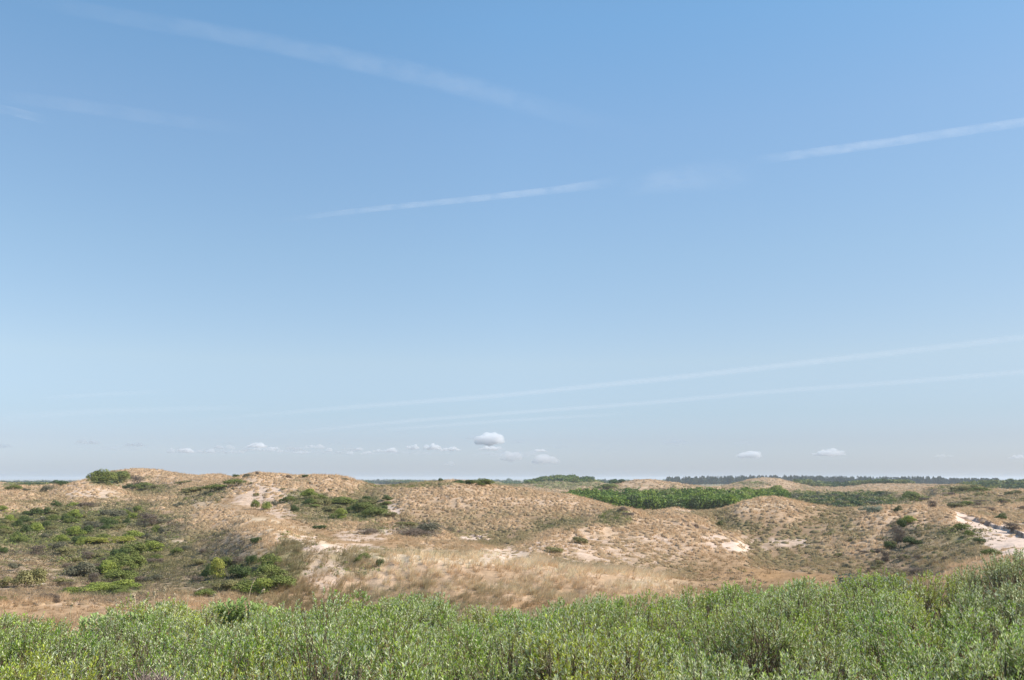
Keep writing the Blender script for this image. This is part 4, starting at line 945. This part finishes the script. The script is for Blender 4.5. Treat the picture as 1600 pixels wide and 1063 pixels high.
tag(th, 'dense waist high thicket of narrow silvery green leaves filling the foreground', 'shrubs', kind='stuff')
tw = joined('twig', ST, 4, twig_mat, parent=th); tw['kind'] = 'stuff'

def edge_shrub(px, py, r, wpx, hpx, kind, label):
    az, q = ray(px, py)
    if (kind, 1) not in _cache: _cache[(kind, 1)] = bush_mesh(kind, 1)
    o = bpy.data.objects.new('bush', _cache[(kind, 1)]); scene.collection.objects.link(o)
    h = hpx * r / F; w = wpx * r / F
    o.location = (r * math.sin(az), r * math.cos(az), CZ + r * float(q) - .25); o.scale = (w * 1.1, w * .8, (h + .25) * 1.25); o.rotation_euler = (0, 0, -az + .3)
    tag(o, label, 'bush')
edge_shrub(1368, 920, 16.6, 96, 20, 'silver', 'rounded grey green shrub rising just over the thicket edge, right of the middle')
#edge_shrub(1556, 906, 14.2, 120, 28, 'silver', 'dull grey green shrub on the high right end of the thicket')
# ---- taller plants, dry stems and dead wood that stand out of the thicket
def world_at(px, py, r):
    az, q = ray(px, py); return np.array([r * math.sin(az), r * math.cos(az), CZ + r * float(q)])
def thing(name, label, cat, loc, group=None):
    o = bpy.data.objects.new(name, None); scene.collection.objects.link(o); o.location = loc; o.empty_display_size = .1
    return tag(o, label, cat, group)
def leafy_plant(px, py, r, wpx, hpx, n, label):
    p0 = world_at(px, py, r); w = wpx * r / F; h = hpx * r / F
    t = thing('leafy_plant', label, 'plant', p0 - np.array([0, 0, .35]))
    Ls, Ss = [], []
    for k in range(n):
        a = random.uniform(-1, 1); tip = np.array([a * w * .5 + random.uniform(-.03, .03), random.uniform(-.2, .2), .35 + h * random.uniform(.55, 1) * (1 - .5 * a * a)])
        b0 = np.array([a * w * .25, random.uniform(-.1, .1), 0.0]); mid = (b0 + tip) / 2 + np.array([0, 0, .04])
        pts_ = [b0, mid, tip]
        for q0, q1 in zip(pts_[:-1], pts_[1:]): Ss.append((q0, q1))
        nl = 11
        for i in range(nl):
            u = .3 + .7 * i / (nl - 1); p = (b0 * (1 - u) + tip * u) + np.array([0, 0, .04 * math.sin(pi * u)])
            ph = i * 2.5 + k; d = np.array([math.cos(ph), math.sin(ph) * .8, .35 + .5 * u]); d /= np.linalg.norm(d)
            L = random.uniform(.07, .115); s_ = np.cross(d, [0, 0, 1.0]); s_ /= np.linalg.norm(s_); up = np.cross(s_, d)
            wd = L * .17; m1 = p + d * L * .4 + up * L * .08; m2 = p + d * L * .75 + up * L * .02
            Ls.append([p, m1 + s_ * wd, m2 + s_ * wd * .7, p + d * L - up * L * .15, m2 - s_ * wd * .7, m1 - s_ * wd])
    V_ = np.array(Ls).reshape(-1, 3); nn_ = len(Ls); b_ = (np.arange(nn_) * 6)[:, None]
    f = np.concatenate([b_ + np.array([0, 1, 5]), b_ + np.array([1, 4, 5]), b_ + np.array([1, 2, 4]), b_ + np.array([2, 3, 4])])
    cc = np.repeat(np.array((.36, .46, .14)) * rng.uniform(.8, 1.25, (nn_, 1)) + rng.uniform(0, .04, (nn_, 1)), 6, 0)
    mesh_obj('leaves', V_, f, 3, leaf_mat, cc, parent=t)
    A0 = np.array([a for a, b in Ss]); B0 = np.array([b for a, b in Ss]); v, f, c = stems(A0, B0, np.full(len(Ss), .005), np.tile(np.array((.22, .28, .10)), (len(Ss), 1)))
    mesh_obj('stem', v, f, 4, twig_mat, c, parent=t)
leafy_plant(372, 958, 13.5, 66, 18, 44, 'fresh green broad leaved plant rising above the thicket edge, largest of its kind')
leafy_plant(150, 976, 13.5, 44, 10, 26, 'fresh green broad leaved plant at the thicket edge far left')
leafy_plant(215, 972, 13.5, 54, 10, 30, 'fresh green broad leaved plant between the far left one and the largest')
leafy_plant(418, 964, 13.5, 30, 9, 18, 'small fresh green broad leaved plant just right of the largest one')
def dry_stem(px, py, r, dpx, dpy, label, head=True):
    a = world_at(px, py, r); b = world_at(px + dpx, py - dpy, r) - a
    t = thing('dry_stem', label, 'dry stalk', a - np.array([0, 0, .3]))
    n = 7; P_ = [np.array([0, 0, 0.]) ] + [np.array([0, 0, .3]) + b * u + np.array([b[0] * .35 * (u * u - u), 0, 0]) for u in np.linspace(0, 1, n)]
    P_ = np.array(P_); v, f, c = stems(P_[:-1], P_[1:], np.full(len(P_) - 1, .0055), np.tile(np.array((.62, .50, .32)), (len(P_) - 1, 1)))
    mesh_obj('stalk', v, f, 4, twig_mat, c, parent=t)
    k = 46; u = rng.uniform(.72, 1, k); pos = np.array([0, 0, .3]) + b * u[:, None] + np.stack([b[0] * .35 * (u * u - u), 0 * u, 0 * u], -1) + rng.normal(0, .008, (k, 3))
    v, f, c = leaf_cloud(k, pos, rng.normal(0, 1, (k, 3)), .014, np.tile(np.array((.66, .53, .35)), (k, 1)), .3, .3)
    mesh_obj('seed_head', v, f, 4, twig_mat, c, parent=t)
for q_ in [(206, 946, 2, 16, 'short pale dry stalk, first of the row above the left thicket'), (212, 944, -3, 15, 'pale dry stalk leaning left, second of the row above the left thicket'), (240, 944, 2, 20, 'pale dry stalk with a dark head, third of the row above the left thicket'), (257, 944, 1, 25, 'tall straight pale dry stalk, highest of the row above the left thicket'),
           (274, 944, -2, 17, 'pale dry stalk left of the largest leafy plant'), (293, 944, 1, 24, 'pale dry stalk standing straight just left of the largest leafy plant'), (389, 932, 9, 30, 'long curved pale dry stalk over the largest leafy plant'), (401, 936, 12, 15, 'bent pale dry stalk right of the long curved one'), (333, 940, 2, 12, 'short pale dry stalk left of the leaves of the largest plant'), (110, 958, 3, 14, 'lone pale dry stalk far left over the thicket edge')]:
    dry_stem(q_[0], q_[1], 13.5, q_[2], q_[3], q_[4])
def dead_bush(px, py, r, wpx, hpx, label, n=60, colr=(.27, .20, .17)):
    p0 = world_at(px, py, r); w = wpx * r / F; h = hpx * r / F
    t = thing('dead_bush', label, 'bush', p0 - np.array([0, 0, .25])); S0, S1 = [], []
    for k in range(n):
        a = random.uniform(0, 2 * pi); d = np.array([math.cos(a) * random.uniform(.1, 1) * w * .5, math.sin(a) * w * .35, .25 + h * random.uniform(.2, 1)])
        b0 = np.array([d[0] * .55 + random.uniform(-.05, .05), d[1] * .5, 0]); m_ = (b0 + d) * .5 + np.array([random.uniform(-.03, .03), random.uniform(-.03, .03), .05]); S0 += [b0, m_]; S1 += [m_, d]
        for j in range(3):
            u = random.uniform(.3, .9); q = m_ * (1 - u) + d * u; S0.append(q); S1.append(q + np.array([random.uniform(-.08, .08), random.uniform(-.08, .08), random.uniform(.02, .1)]))
    v, f, c = stems(np.array(S0), np.array(S1), np.full(len(S0), .0042), np.array(colr) * rng.uniform(.7, 1.4, (len(S0), 1)))
    mesh_obj('branches', v, f, 4, twig_mat, c, parent=t)
dead_bush(238, 1090, 5.0, 70, 20, 'leafless purple brown bush at the bottom edge, left part of the thicket', 80)
#dead_bush(1400, 1012, 6.5, 60, 14, 'leafless dark bush in a gap of the thicket, right of the middle', 50)
#dead_bush(1500, 1044, 5.6, 90, 18, 'leafless dark bush in a gap of the thicket near the bottom right', 60)
#dead_bush(780, 1066, 5.1, 100, 20, 'leafless brown bush at the bottom edge in the middle', 60)
def log(px, py, lpx, label, tilt=.1):
    az, r = locate(px, py); L = lpx * r / F; z = float(zat(np.array([az]), np.array([r]))[0]) + CZ
    P0 = []; n = 6
    for i in range(n): u = i / (n - 1) - .5; P0.append([u * L, .12 * L * math.sin(u * 5), .10 + tilt * L * u + .03 * math.cos(u * 9)])
    P0 = np.array(P0); S0 = list(P0[:-1]); S1 = list(P0[1:]); S0 += [P0[2], P0[3]]; S1 += [P0[2] + np.array([.25 * L, -.1 * L, .14 * L]), P0[3] + np.array([.2 * L, .1 * L, .1 * L])]
    v, f, c = stems(np.array(S0), np.array(S1), np.full(len(S0), .09), np.tile(np.array((.62, .54, .43)), (len(S0), 1)))
    o = mesh_obj('fallen_branch', v, f, 4, twig_mat, c); o.location = (r * math.sin(az), r * math.cos(az), z); o.rotation_euler = (0, 0, -az + .2); tag(o, label, 'branch')
log(62, 916, 17, 'pale dead branch on the ground right of the dome shaped olive bush')
log(312, 924, 18, 'pale dead branch on the ground at the foot of the middle slope')
log(212, 851, 8, 'tiny pale dead branch beside the yellow green strip')

# ------------------------------------------------------------------ sky: contrails and fair weather clouds
def contrail_mat(seed):
    m = bpy.data.materials.new('contrail_ice'); m.use_nodes = True; n = m.node_tree.nodes; l = m.node_tree.links; n.clear()
    out = n.new('ShaderNodeOutputMaterial'); tr = n.new('ShaderNodeBsdfTransparent'); tl = n.new('ShaderNodeBsdfTranslucent'); df = n.new('ShaderNodeBsdfDiffuse')
    ad = n.new('ShaderNodeMixShader'); mx = n.new('ShaderNodeMixShader'); a = n.new('ShaderNodeAttribute'); a.attribute_name = 'Col'; sp = n.new('ShaderNodeSeparateColor')
    l.new(a.outputs['Color'], sp.inputs[0])
    tc = n.new('ShaderNodeTexCoord'); nz = n.new('ShaderNodeTexNoise'); nz.inputs['Scale'].default_value = .0014; nz.inputs['Detail'].default_value = 8; nz.inputs['Roughness'].default_value = .6
    nz.noise_dimensions = '4D'; nz.inputs['W'].default_value = seed
    l.new(tc.outputs['Object'], nz.inputs['Vector']); mr = n.new('ShaderNodeMapRange'); mr.inputs[1].default_value = .32; mr.inputs[2].default_value = .68; mr.inputs[3].default_value = .12; mr.inputs[4].default_value = 1.75
    l.new(nz.outputs[0], mr.inputs[0]); mu = n.new('ShaderNodeMath'); mu.operation = 'MULTIPLY'; mu.use_clamp = True
    l.new(sp.outputs[0], mu.inputs[0]); l.new(mr.outputs[0], mu.inputs[1])
    tl.inputs[0].default_value = (.95, .95, .95, 1); df.inputs[0].default_value = (.95, .95, .95, 1)
    ad.inputs[0].default_value = .35; l.new(tl.outputs[0], ad.inputs[1]); l.new(df.outputs[0], ad.inputs[2])
    l.new(mu.outputs[0], mx.inputs[0]); l.new(tr.outputs[0], mx.inputs[1]); l.new(ad.outputs[0], mx.inputs[2]); l.new(mx.outputs[0], out.inputs[0])
    return m
ALT = 9500.0; OP = .35
def plane_pt(px, py):
    az, q = ray(px, py); r = ALT / q
    return np.array([r * np.sin(az), r * np.cos(az), CZ + ALT])
def contrail(path, label, edge=.5, cat='contrail', group=None, seed=0):
    """path: (px, py, width px, opacity); a flattened tube of ice haze at flight altitude"""
    path = np.array(path, float); seg = np.r_[0, np.cumsum(np.hypot(*np.diff(path[:, :2], axis=0).T))]
    tt = np.linspace(0, seg[-1], 90); c = [np.interp(tt, seg, path[:, k]) for k in range(4)]
    # smooth centre line
    ker = np.hanning(15); ker /= ker.sum()
    for k in range(4): c[k] = np.convolve(np.pad(c[k], 7, mode='edge'), ker, 'valid') if k > 0 else c[k]
    NW = 14; rows = []; al = []
    for i in range(len(tt)):
        j0, j1 = max(0, i - 1), min(len(tt) - 1, i + 1)
        tx, ty = c[0][j1] - c[0][j0], c[1][j1] - c[1][j0]; L = math.hypot(tx, ty); nx, ny = -ty / L, tx / L
        A_, B_ = [plane_pt(c[0][i] + nx * s * c[2][i], c[1][i] + ny * s * c[2][i]) for s in (-.42, .42)]
        for side_ in (0, 1):
            for j in range(NW):
                u = j / (NW - 1); u = u if side_ == 0 else 1 - u
                th_ = 90 * math.sin(pi * u) * (1 if side_ == 0 else -1)
                p = A_ * (1 - u) + B_ * u; rows.append(p + np.array([0, 0, th_]))
                prof = math.sin(pi * u) ** 1.5 if edge == .5 else (math.sin(pi * u ** edge) ** 1.2)
                endf = sstep(0, 26, min(i, len(tt) - 1 - i)) if seed not in (3, 5, 6) else sstep(0, 26, i)
                al.append(c[3][i] * prof * endf * .5 * OP * (1.05 if seed in (2, 3) else .95 if seed in (5, 6, 7) else .72))
    n2 = NW * 2; idx = np.arange(len(tt) * n2).reshape(len(tt), n2); nxt = np.roll(idx, -1, axis=1)
    f = np.stack([idx[:-1], nxt[:-1], nxt[1:], idx[1:]], -1).reshape(-1, 4)
    V_ = np.array(rows); org = V_.mean(0); al = np.array(al)
    o = mesh_obj('contrail', V_ - org, f, 4, contrail_mat(seed), np.stack([al] * 3, -1), smooth=True); o.location = org
    tag(o, label, cat, group)
contrail([(-60, -30, 34, .16), (60, 2, 34, .2), (200, 28, 36, .24), (400, 62, 40, .3), (560, 95, 46, .38), (700, 127, 50, .36), (800, 155, 50, .26), (900, 182, 50, .18), (1060, 225, 56, .08)], 'broad blurred white contrail sloping down from the top left corner', seed=1)
contrail([(400, 350, 5, .15), (480, 339, 6, .32), (600, 325, 8, .5), (760, 309, 11, .55), (880, 296, 15, .65), (950, 286, 22, .6), (990, 277, 26, .25)], 'short sharp contrail in the middle of the sky, brightest at its right end', edge=.7, seed=2)
contrail([(1150, 254, 18, .1), (1220, 246, 18, .6), (1300, 235, 18, .6), (1400, 221, 18, .55), (1500, 206, 18, .5), (1600, 191, 18, .5), (1680, 178, 18, .5)], 'sharp contrail rising to the right picture edge, upper right sky', edge=.7, seed=3)
contrail([(960, 300, 40, .1), (1040, 280, 60, .3), (1110, 275, 70, .22), (1200, 270, 60, .1)], 'faint wispy veil between the two sharp contrails', cat='cloud', seed=4)
contrail([(180, 670, 14, .1), (330, 655, 12, .25), (540, 637, 12, .4), (800, 617, 11, .5), (900, 606, 12, .55), (1050, 591, 13, .55), (1250, 568, 15, .5), (1450, 545, 15, .4), (1600, 527, 16, .4), (1680, 518, 16, .4)], 'upper of the two long thin contrails low over the dunes', seed=5)
contrail([(250, 697, 10, .1), (420, 680, 9, .2), (600, 661, 9, .4), (800, 645, 9, .5), (1000, 631, 10, .45), (1200, 612, 11, .4), (1400, 598, 12, .4), (1600, 581, 12, .4), (1680, 574, 12, .4)], 'lower of the two long thin contrails low over the dunes', seed=6)
contrail([(520, 678, 7, .1), (650, 668, 8, .3), (800, 657, 8, .35), (920, 650, 8, .3), (1030, 643, 7, .15)], 'short faint contrail just under the lower long one', seed=7)
contrail([(-40, 164, 14, .4), (20, 174, 14, .4), (80, 190, 16, .15)], 'tiny faint contrail scrap at the left picture edge', seed=8)
contrail([(-30, 146, 26, .2), (120, 165, 30, .2), (260, 186, 30, .18), (420, 206, 26, .08)], 'faint wide veil in the upper left sky below the broad contrail', cat='cloud', seed=9)
contrail([(-40, 655, 14, .25), (150, 643, 16, .3), (330, 638, 14, .25), (450, 636, 10, .1)], 'faint hazy streak low on the left, longer of two', seed=10)
contrail([(40, 624, 9, .15), (150, 617, 10, .3), (280, 611, 10, .12)], 'faint hazy streak low on the left, shorter and higher of two', seed=11)

def cloud_mat(name, dens, colr, aniso):
    m = bpy.data.materials.new(name); m.use_nodes = True; n = m.node_tree.nodes; l = m.node_tree.links; n.clear()
    out = n.new('ShaderNodeOutputMaterial'); v = n.new('ShaderNodeVolumePrincipled')
    v.inputs['Color'].default_value = (*colr, 1); v.inputs['Density'].default_value = dens; v.inputs['Anisotropy'].default_value = aniso
    l.new(v.outputs[0], out.inputs['Volume']); m.cycles.homogeneous_volume = True
    return m
CM = {'white': cloud_mat('cloud_white', .0065, (1, 1, 1), .0), 'faint': cloud_mat('cloud_faint', .0028, (1, .99, .98), .3), 'soft': cloud_mat('cloud_soft', .0042, (1, 1, 1), .0), 'bank': cloud_mat('cloud_bank', .0007, (.93, .93, .97), .1), 'grey': cloud_mat('cloud_grey', .0012, (.80, .84, .90), .2)}
ico = bpy.data.meshes.new('tmp')
import bmesh
bm_ = bmesh.new(); bmesh.ops.create_icosphere(bm_, subdivisions=3, radius=1); ICV = np.array([v.co[:] for v in bm_.verts]); ICF = np.array([[v.index for v in f.verts] for f in bm_.faces]); bm_.free()
def cloud(px, py, w, h, kd, label, group=None):
    az, q = ray(px, py); r = 30000 + random.uniform(-2500, 2500); m_ = r / F
    wm, hm = w * m_, h * m_; Vs, Fs = [], []; off = 0
    nl = max(9, int(12 + w / 2.5))
    for k in range(nl):
        t = (k + .5) / nl * 2 - 1; e = math.sqrt(max(.05, 1 - t * t))
        rad = hm * random.uniform(.13, .36) * (e * .8 + .2)
        c0 = np.array([t * wm * .46, random.uniform(-.2, .2) * wm, rad * .4 + random.uniform(0, .55) ** 1.3 * hm * e])
        v = ICV * np.array([rad * random.uniform(.9, 1.9), rad * 1.5, rad * random.uniform(.75, 1.1)]); nd = ICV
        disp = 1 + .5 * fbm(nd[:, 0] + k, nd[:, 1] * 1.3 + nd[:, 2], .6, 3, 500 + k)
        v = v * disp[:, None] + c0; v[:, 2] = np.where((v[:, 2] < 0) & (kd == 'white'), v[:, 2] * .35, v[:, 2])
        Vs.append(v); Fs.append(ICF + off); off += len(v)
    o = mesh_obj('cloud', np.concatenate(Vs), np.concatenate(Fs), 3, CM[kd], smooth=True)
    # one skin for the whole puff so that the overlapping lobes do not count twice
    md = o.modifiers.new('skin', 'REMESH'); md.mode = 'VOXEL'; md.voxel_size = max(hm / 20, wm / 130)
    o.location = (r * sin(az), r * cos(az), CZ + r * q - .4 * hm); o.rotation_euler = (0, 0, -az)
    tag(o, label, 'cloud', group)
for c_ in [
 (765, 685, 50, 20, 'soft', 'largest bright white cloud low over the horizon, middle of the row'),
 (742, 684, 34, 8, 'grey', 'thin grey cloud scrap at the left of the largest white cloud'), (810, 689, 26, 8, 'grey', 'thin grey cloud scrap at the right of the largest white cloud'),
 (627, 675, 22, 6, 'grey', 'small grey cloud scrap highest above the row'),
 (610, 703, 28, 9, 'white', 'small white cloud at the left of a close group of four'), (645, 698, 21, 10, 'white', 'small pointed white cloud, second of a close group of four'), (676, 698, 29, 11, 'white', 'round topped white cloud, third of a close group of four'), (703, 701, 36, 9, 'white', 'flat white cloud, last of a close group of four'),
 (767, 700, 46, 9, 'white', 'flat white cloud just under the largest one'), (798, 712, 36, 18, 'faint', 'faint ragged cloud hanging right below the largest one'), (703, 723, 18, 8, 'faint', 'faint small cloud closest to the horizon in the middle'),
 (846, 703, 24, 8, 'white', 'white cloud at the right end of the middle row'), (852, 716, 44, 18, 'faint', 'faint ragged cloud under the right end of the middle row'), (876, 697, 36, 6, 'grey', 'grey flat cloud right of the middle row'),
 (562, 701, 12, 6, 'white', 'tiny white cloud left of the close group of four'),
 (138, 690, 42, 9, 'faint', 'pale cloud with a grey base far left'), (128, 694, 34, 5, 'grey', 'grey base strip under the pale far left cloud'), (211, 694, 38, 8, 'faint', 'pale flat cloud, second from the left'), (290, 703, 25, 10, 'white', 'small white cloud, third from the left'),
 (355, 692, 26, 6, 'grey', 'grey scrap left of the long thin cloud group'), (402, 695, 32, 11, 'white', 'white cloud at the head of the thin left group'), (385, 703, 34, 6, 'faint', 'faint flat cloud under the thin left group'), (427, 700, 20, 6, 'white', 'small white cloud right of the thin left group'),
 (465, 702, 34, 8, 'faint', 'faint pale cloud between the left group and the middle'), (522, 691, 26, 6, 'grey', 'grey scrap above the gap left of the middle'), (546, 701, 26, 7, 'faint', 'faint pale cloud just left of the tiny white one'),
 (1053, 690, 46, 11, 'grey', 'grey cloud standing alone right of the middle'), (1170, 708, 40, 16, 'soft', 'white cloud with soft base right of the lone grey one'), (1160, 692, 34, 7, 'grey', 'grey scrap above the white cloud on the right'),
 (1295, 706, 50, 13, 'soft', 'bright flat white cloud above the pine wood'), (1473, 712, 28, 5, 'faint', 'thin pale cloud far right'), (1590, 713, 22, 7, 'white', 'small white cloud at the right picture edge'),
 (4, 696, 26, 9, 'grey', 'grey cloud cut by the left picture edge'), (945, 700, 64, 6, 'grey', 'long grey streak of cloud right of the middle row'), (340, 706, 60, 6, 'faint', 'long pale streak low on the left'),
]: cloud(*c_)

for c_ in [(330, 703, 110, 9, 'bank', 'hazy flat bank of cloud behind the puffs far left of the middle'), (470, 705, 130, 9, 'bank', 'hazy flat bank of cloud behind the puffs left of the middle'), (640, 706, 150, 10, 'bank', 'hazy flat bank of cloud under the close group of four'),
           (800, 708, 130, 14, 'bank', 'hazy bank of cloud under the largest white cloud'), (180, 700, 110, 8, 'bank', 'hazy flat bank of cloud low on the far left')]: cloud(*c_)
for k in range(22):
    px_ = 265 + 15.5 * k + random.uniform(-5, 5); big = random.random() > .5
    pl_ = ('above the pale ridge top', 'above the second pale top', 'above the gap right of the second pale top')[min(2, k // 8)]
    cloud(px_, random.uniform(697, 708), random.uniform(18, 28) if big else random.uniform(9, 15), random.uniform(5, 9), random.choice(['faint', 'soft', 'soft']),
          f"{'broader' if big else 'tiny'} puff of the cloud bank {pl_}", 'small puffs of the broken cloud bank')

# ------------------------------------------------------------------ air
hz = bpy.data.materials.new('haze_air'); hz.use_nodes = True; n_ = hz.node_tree.nodes; n_.clear()
ho = n_.new('ShaderNodeOutputMaterial'); hv = n_.new('ShaderNodeVolumePrincipled')
hv.inputs['Color'].default_value = (.80, .88, 1.0, 1); hv.inputs['Density'].default_value = .00015; hv.inputs['Anisotropy'].default_value = .1
hz.node_tree.links.new(hv.outputs[0], ho.inputs['Volume']); hz.cycles.homogeneous_volume = True
bb = np.array([(x, y, z) for x in (-14500, 14500) for y in (-14500, 14500) for z in (-8, CZ + 16)], float)
hb = mesh_obj('haze', bb, np.array([(0, 1, 3, 2), (4, 6, 7, 5), (0, 4, 5, 1), (2, 3, 7, 6), (0, 2, 6, 4), (1, 5, 7, 3)]), 4, hz)
tag(hb, 'thin pale summer haze over the far dunes', 'haze', kind='stuff')
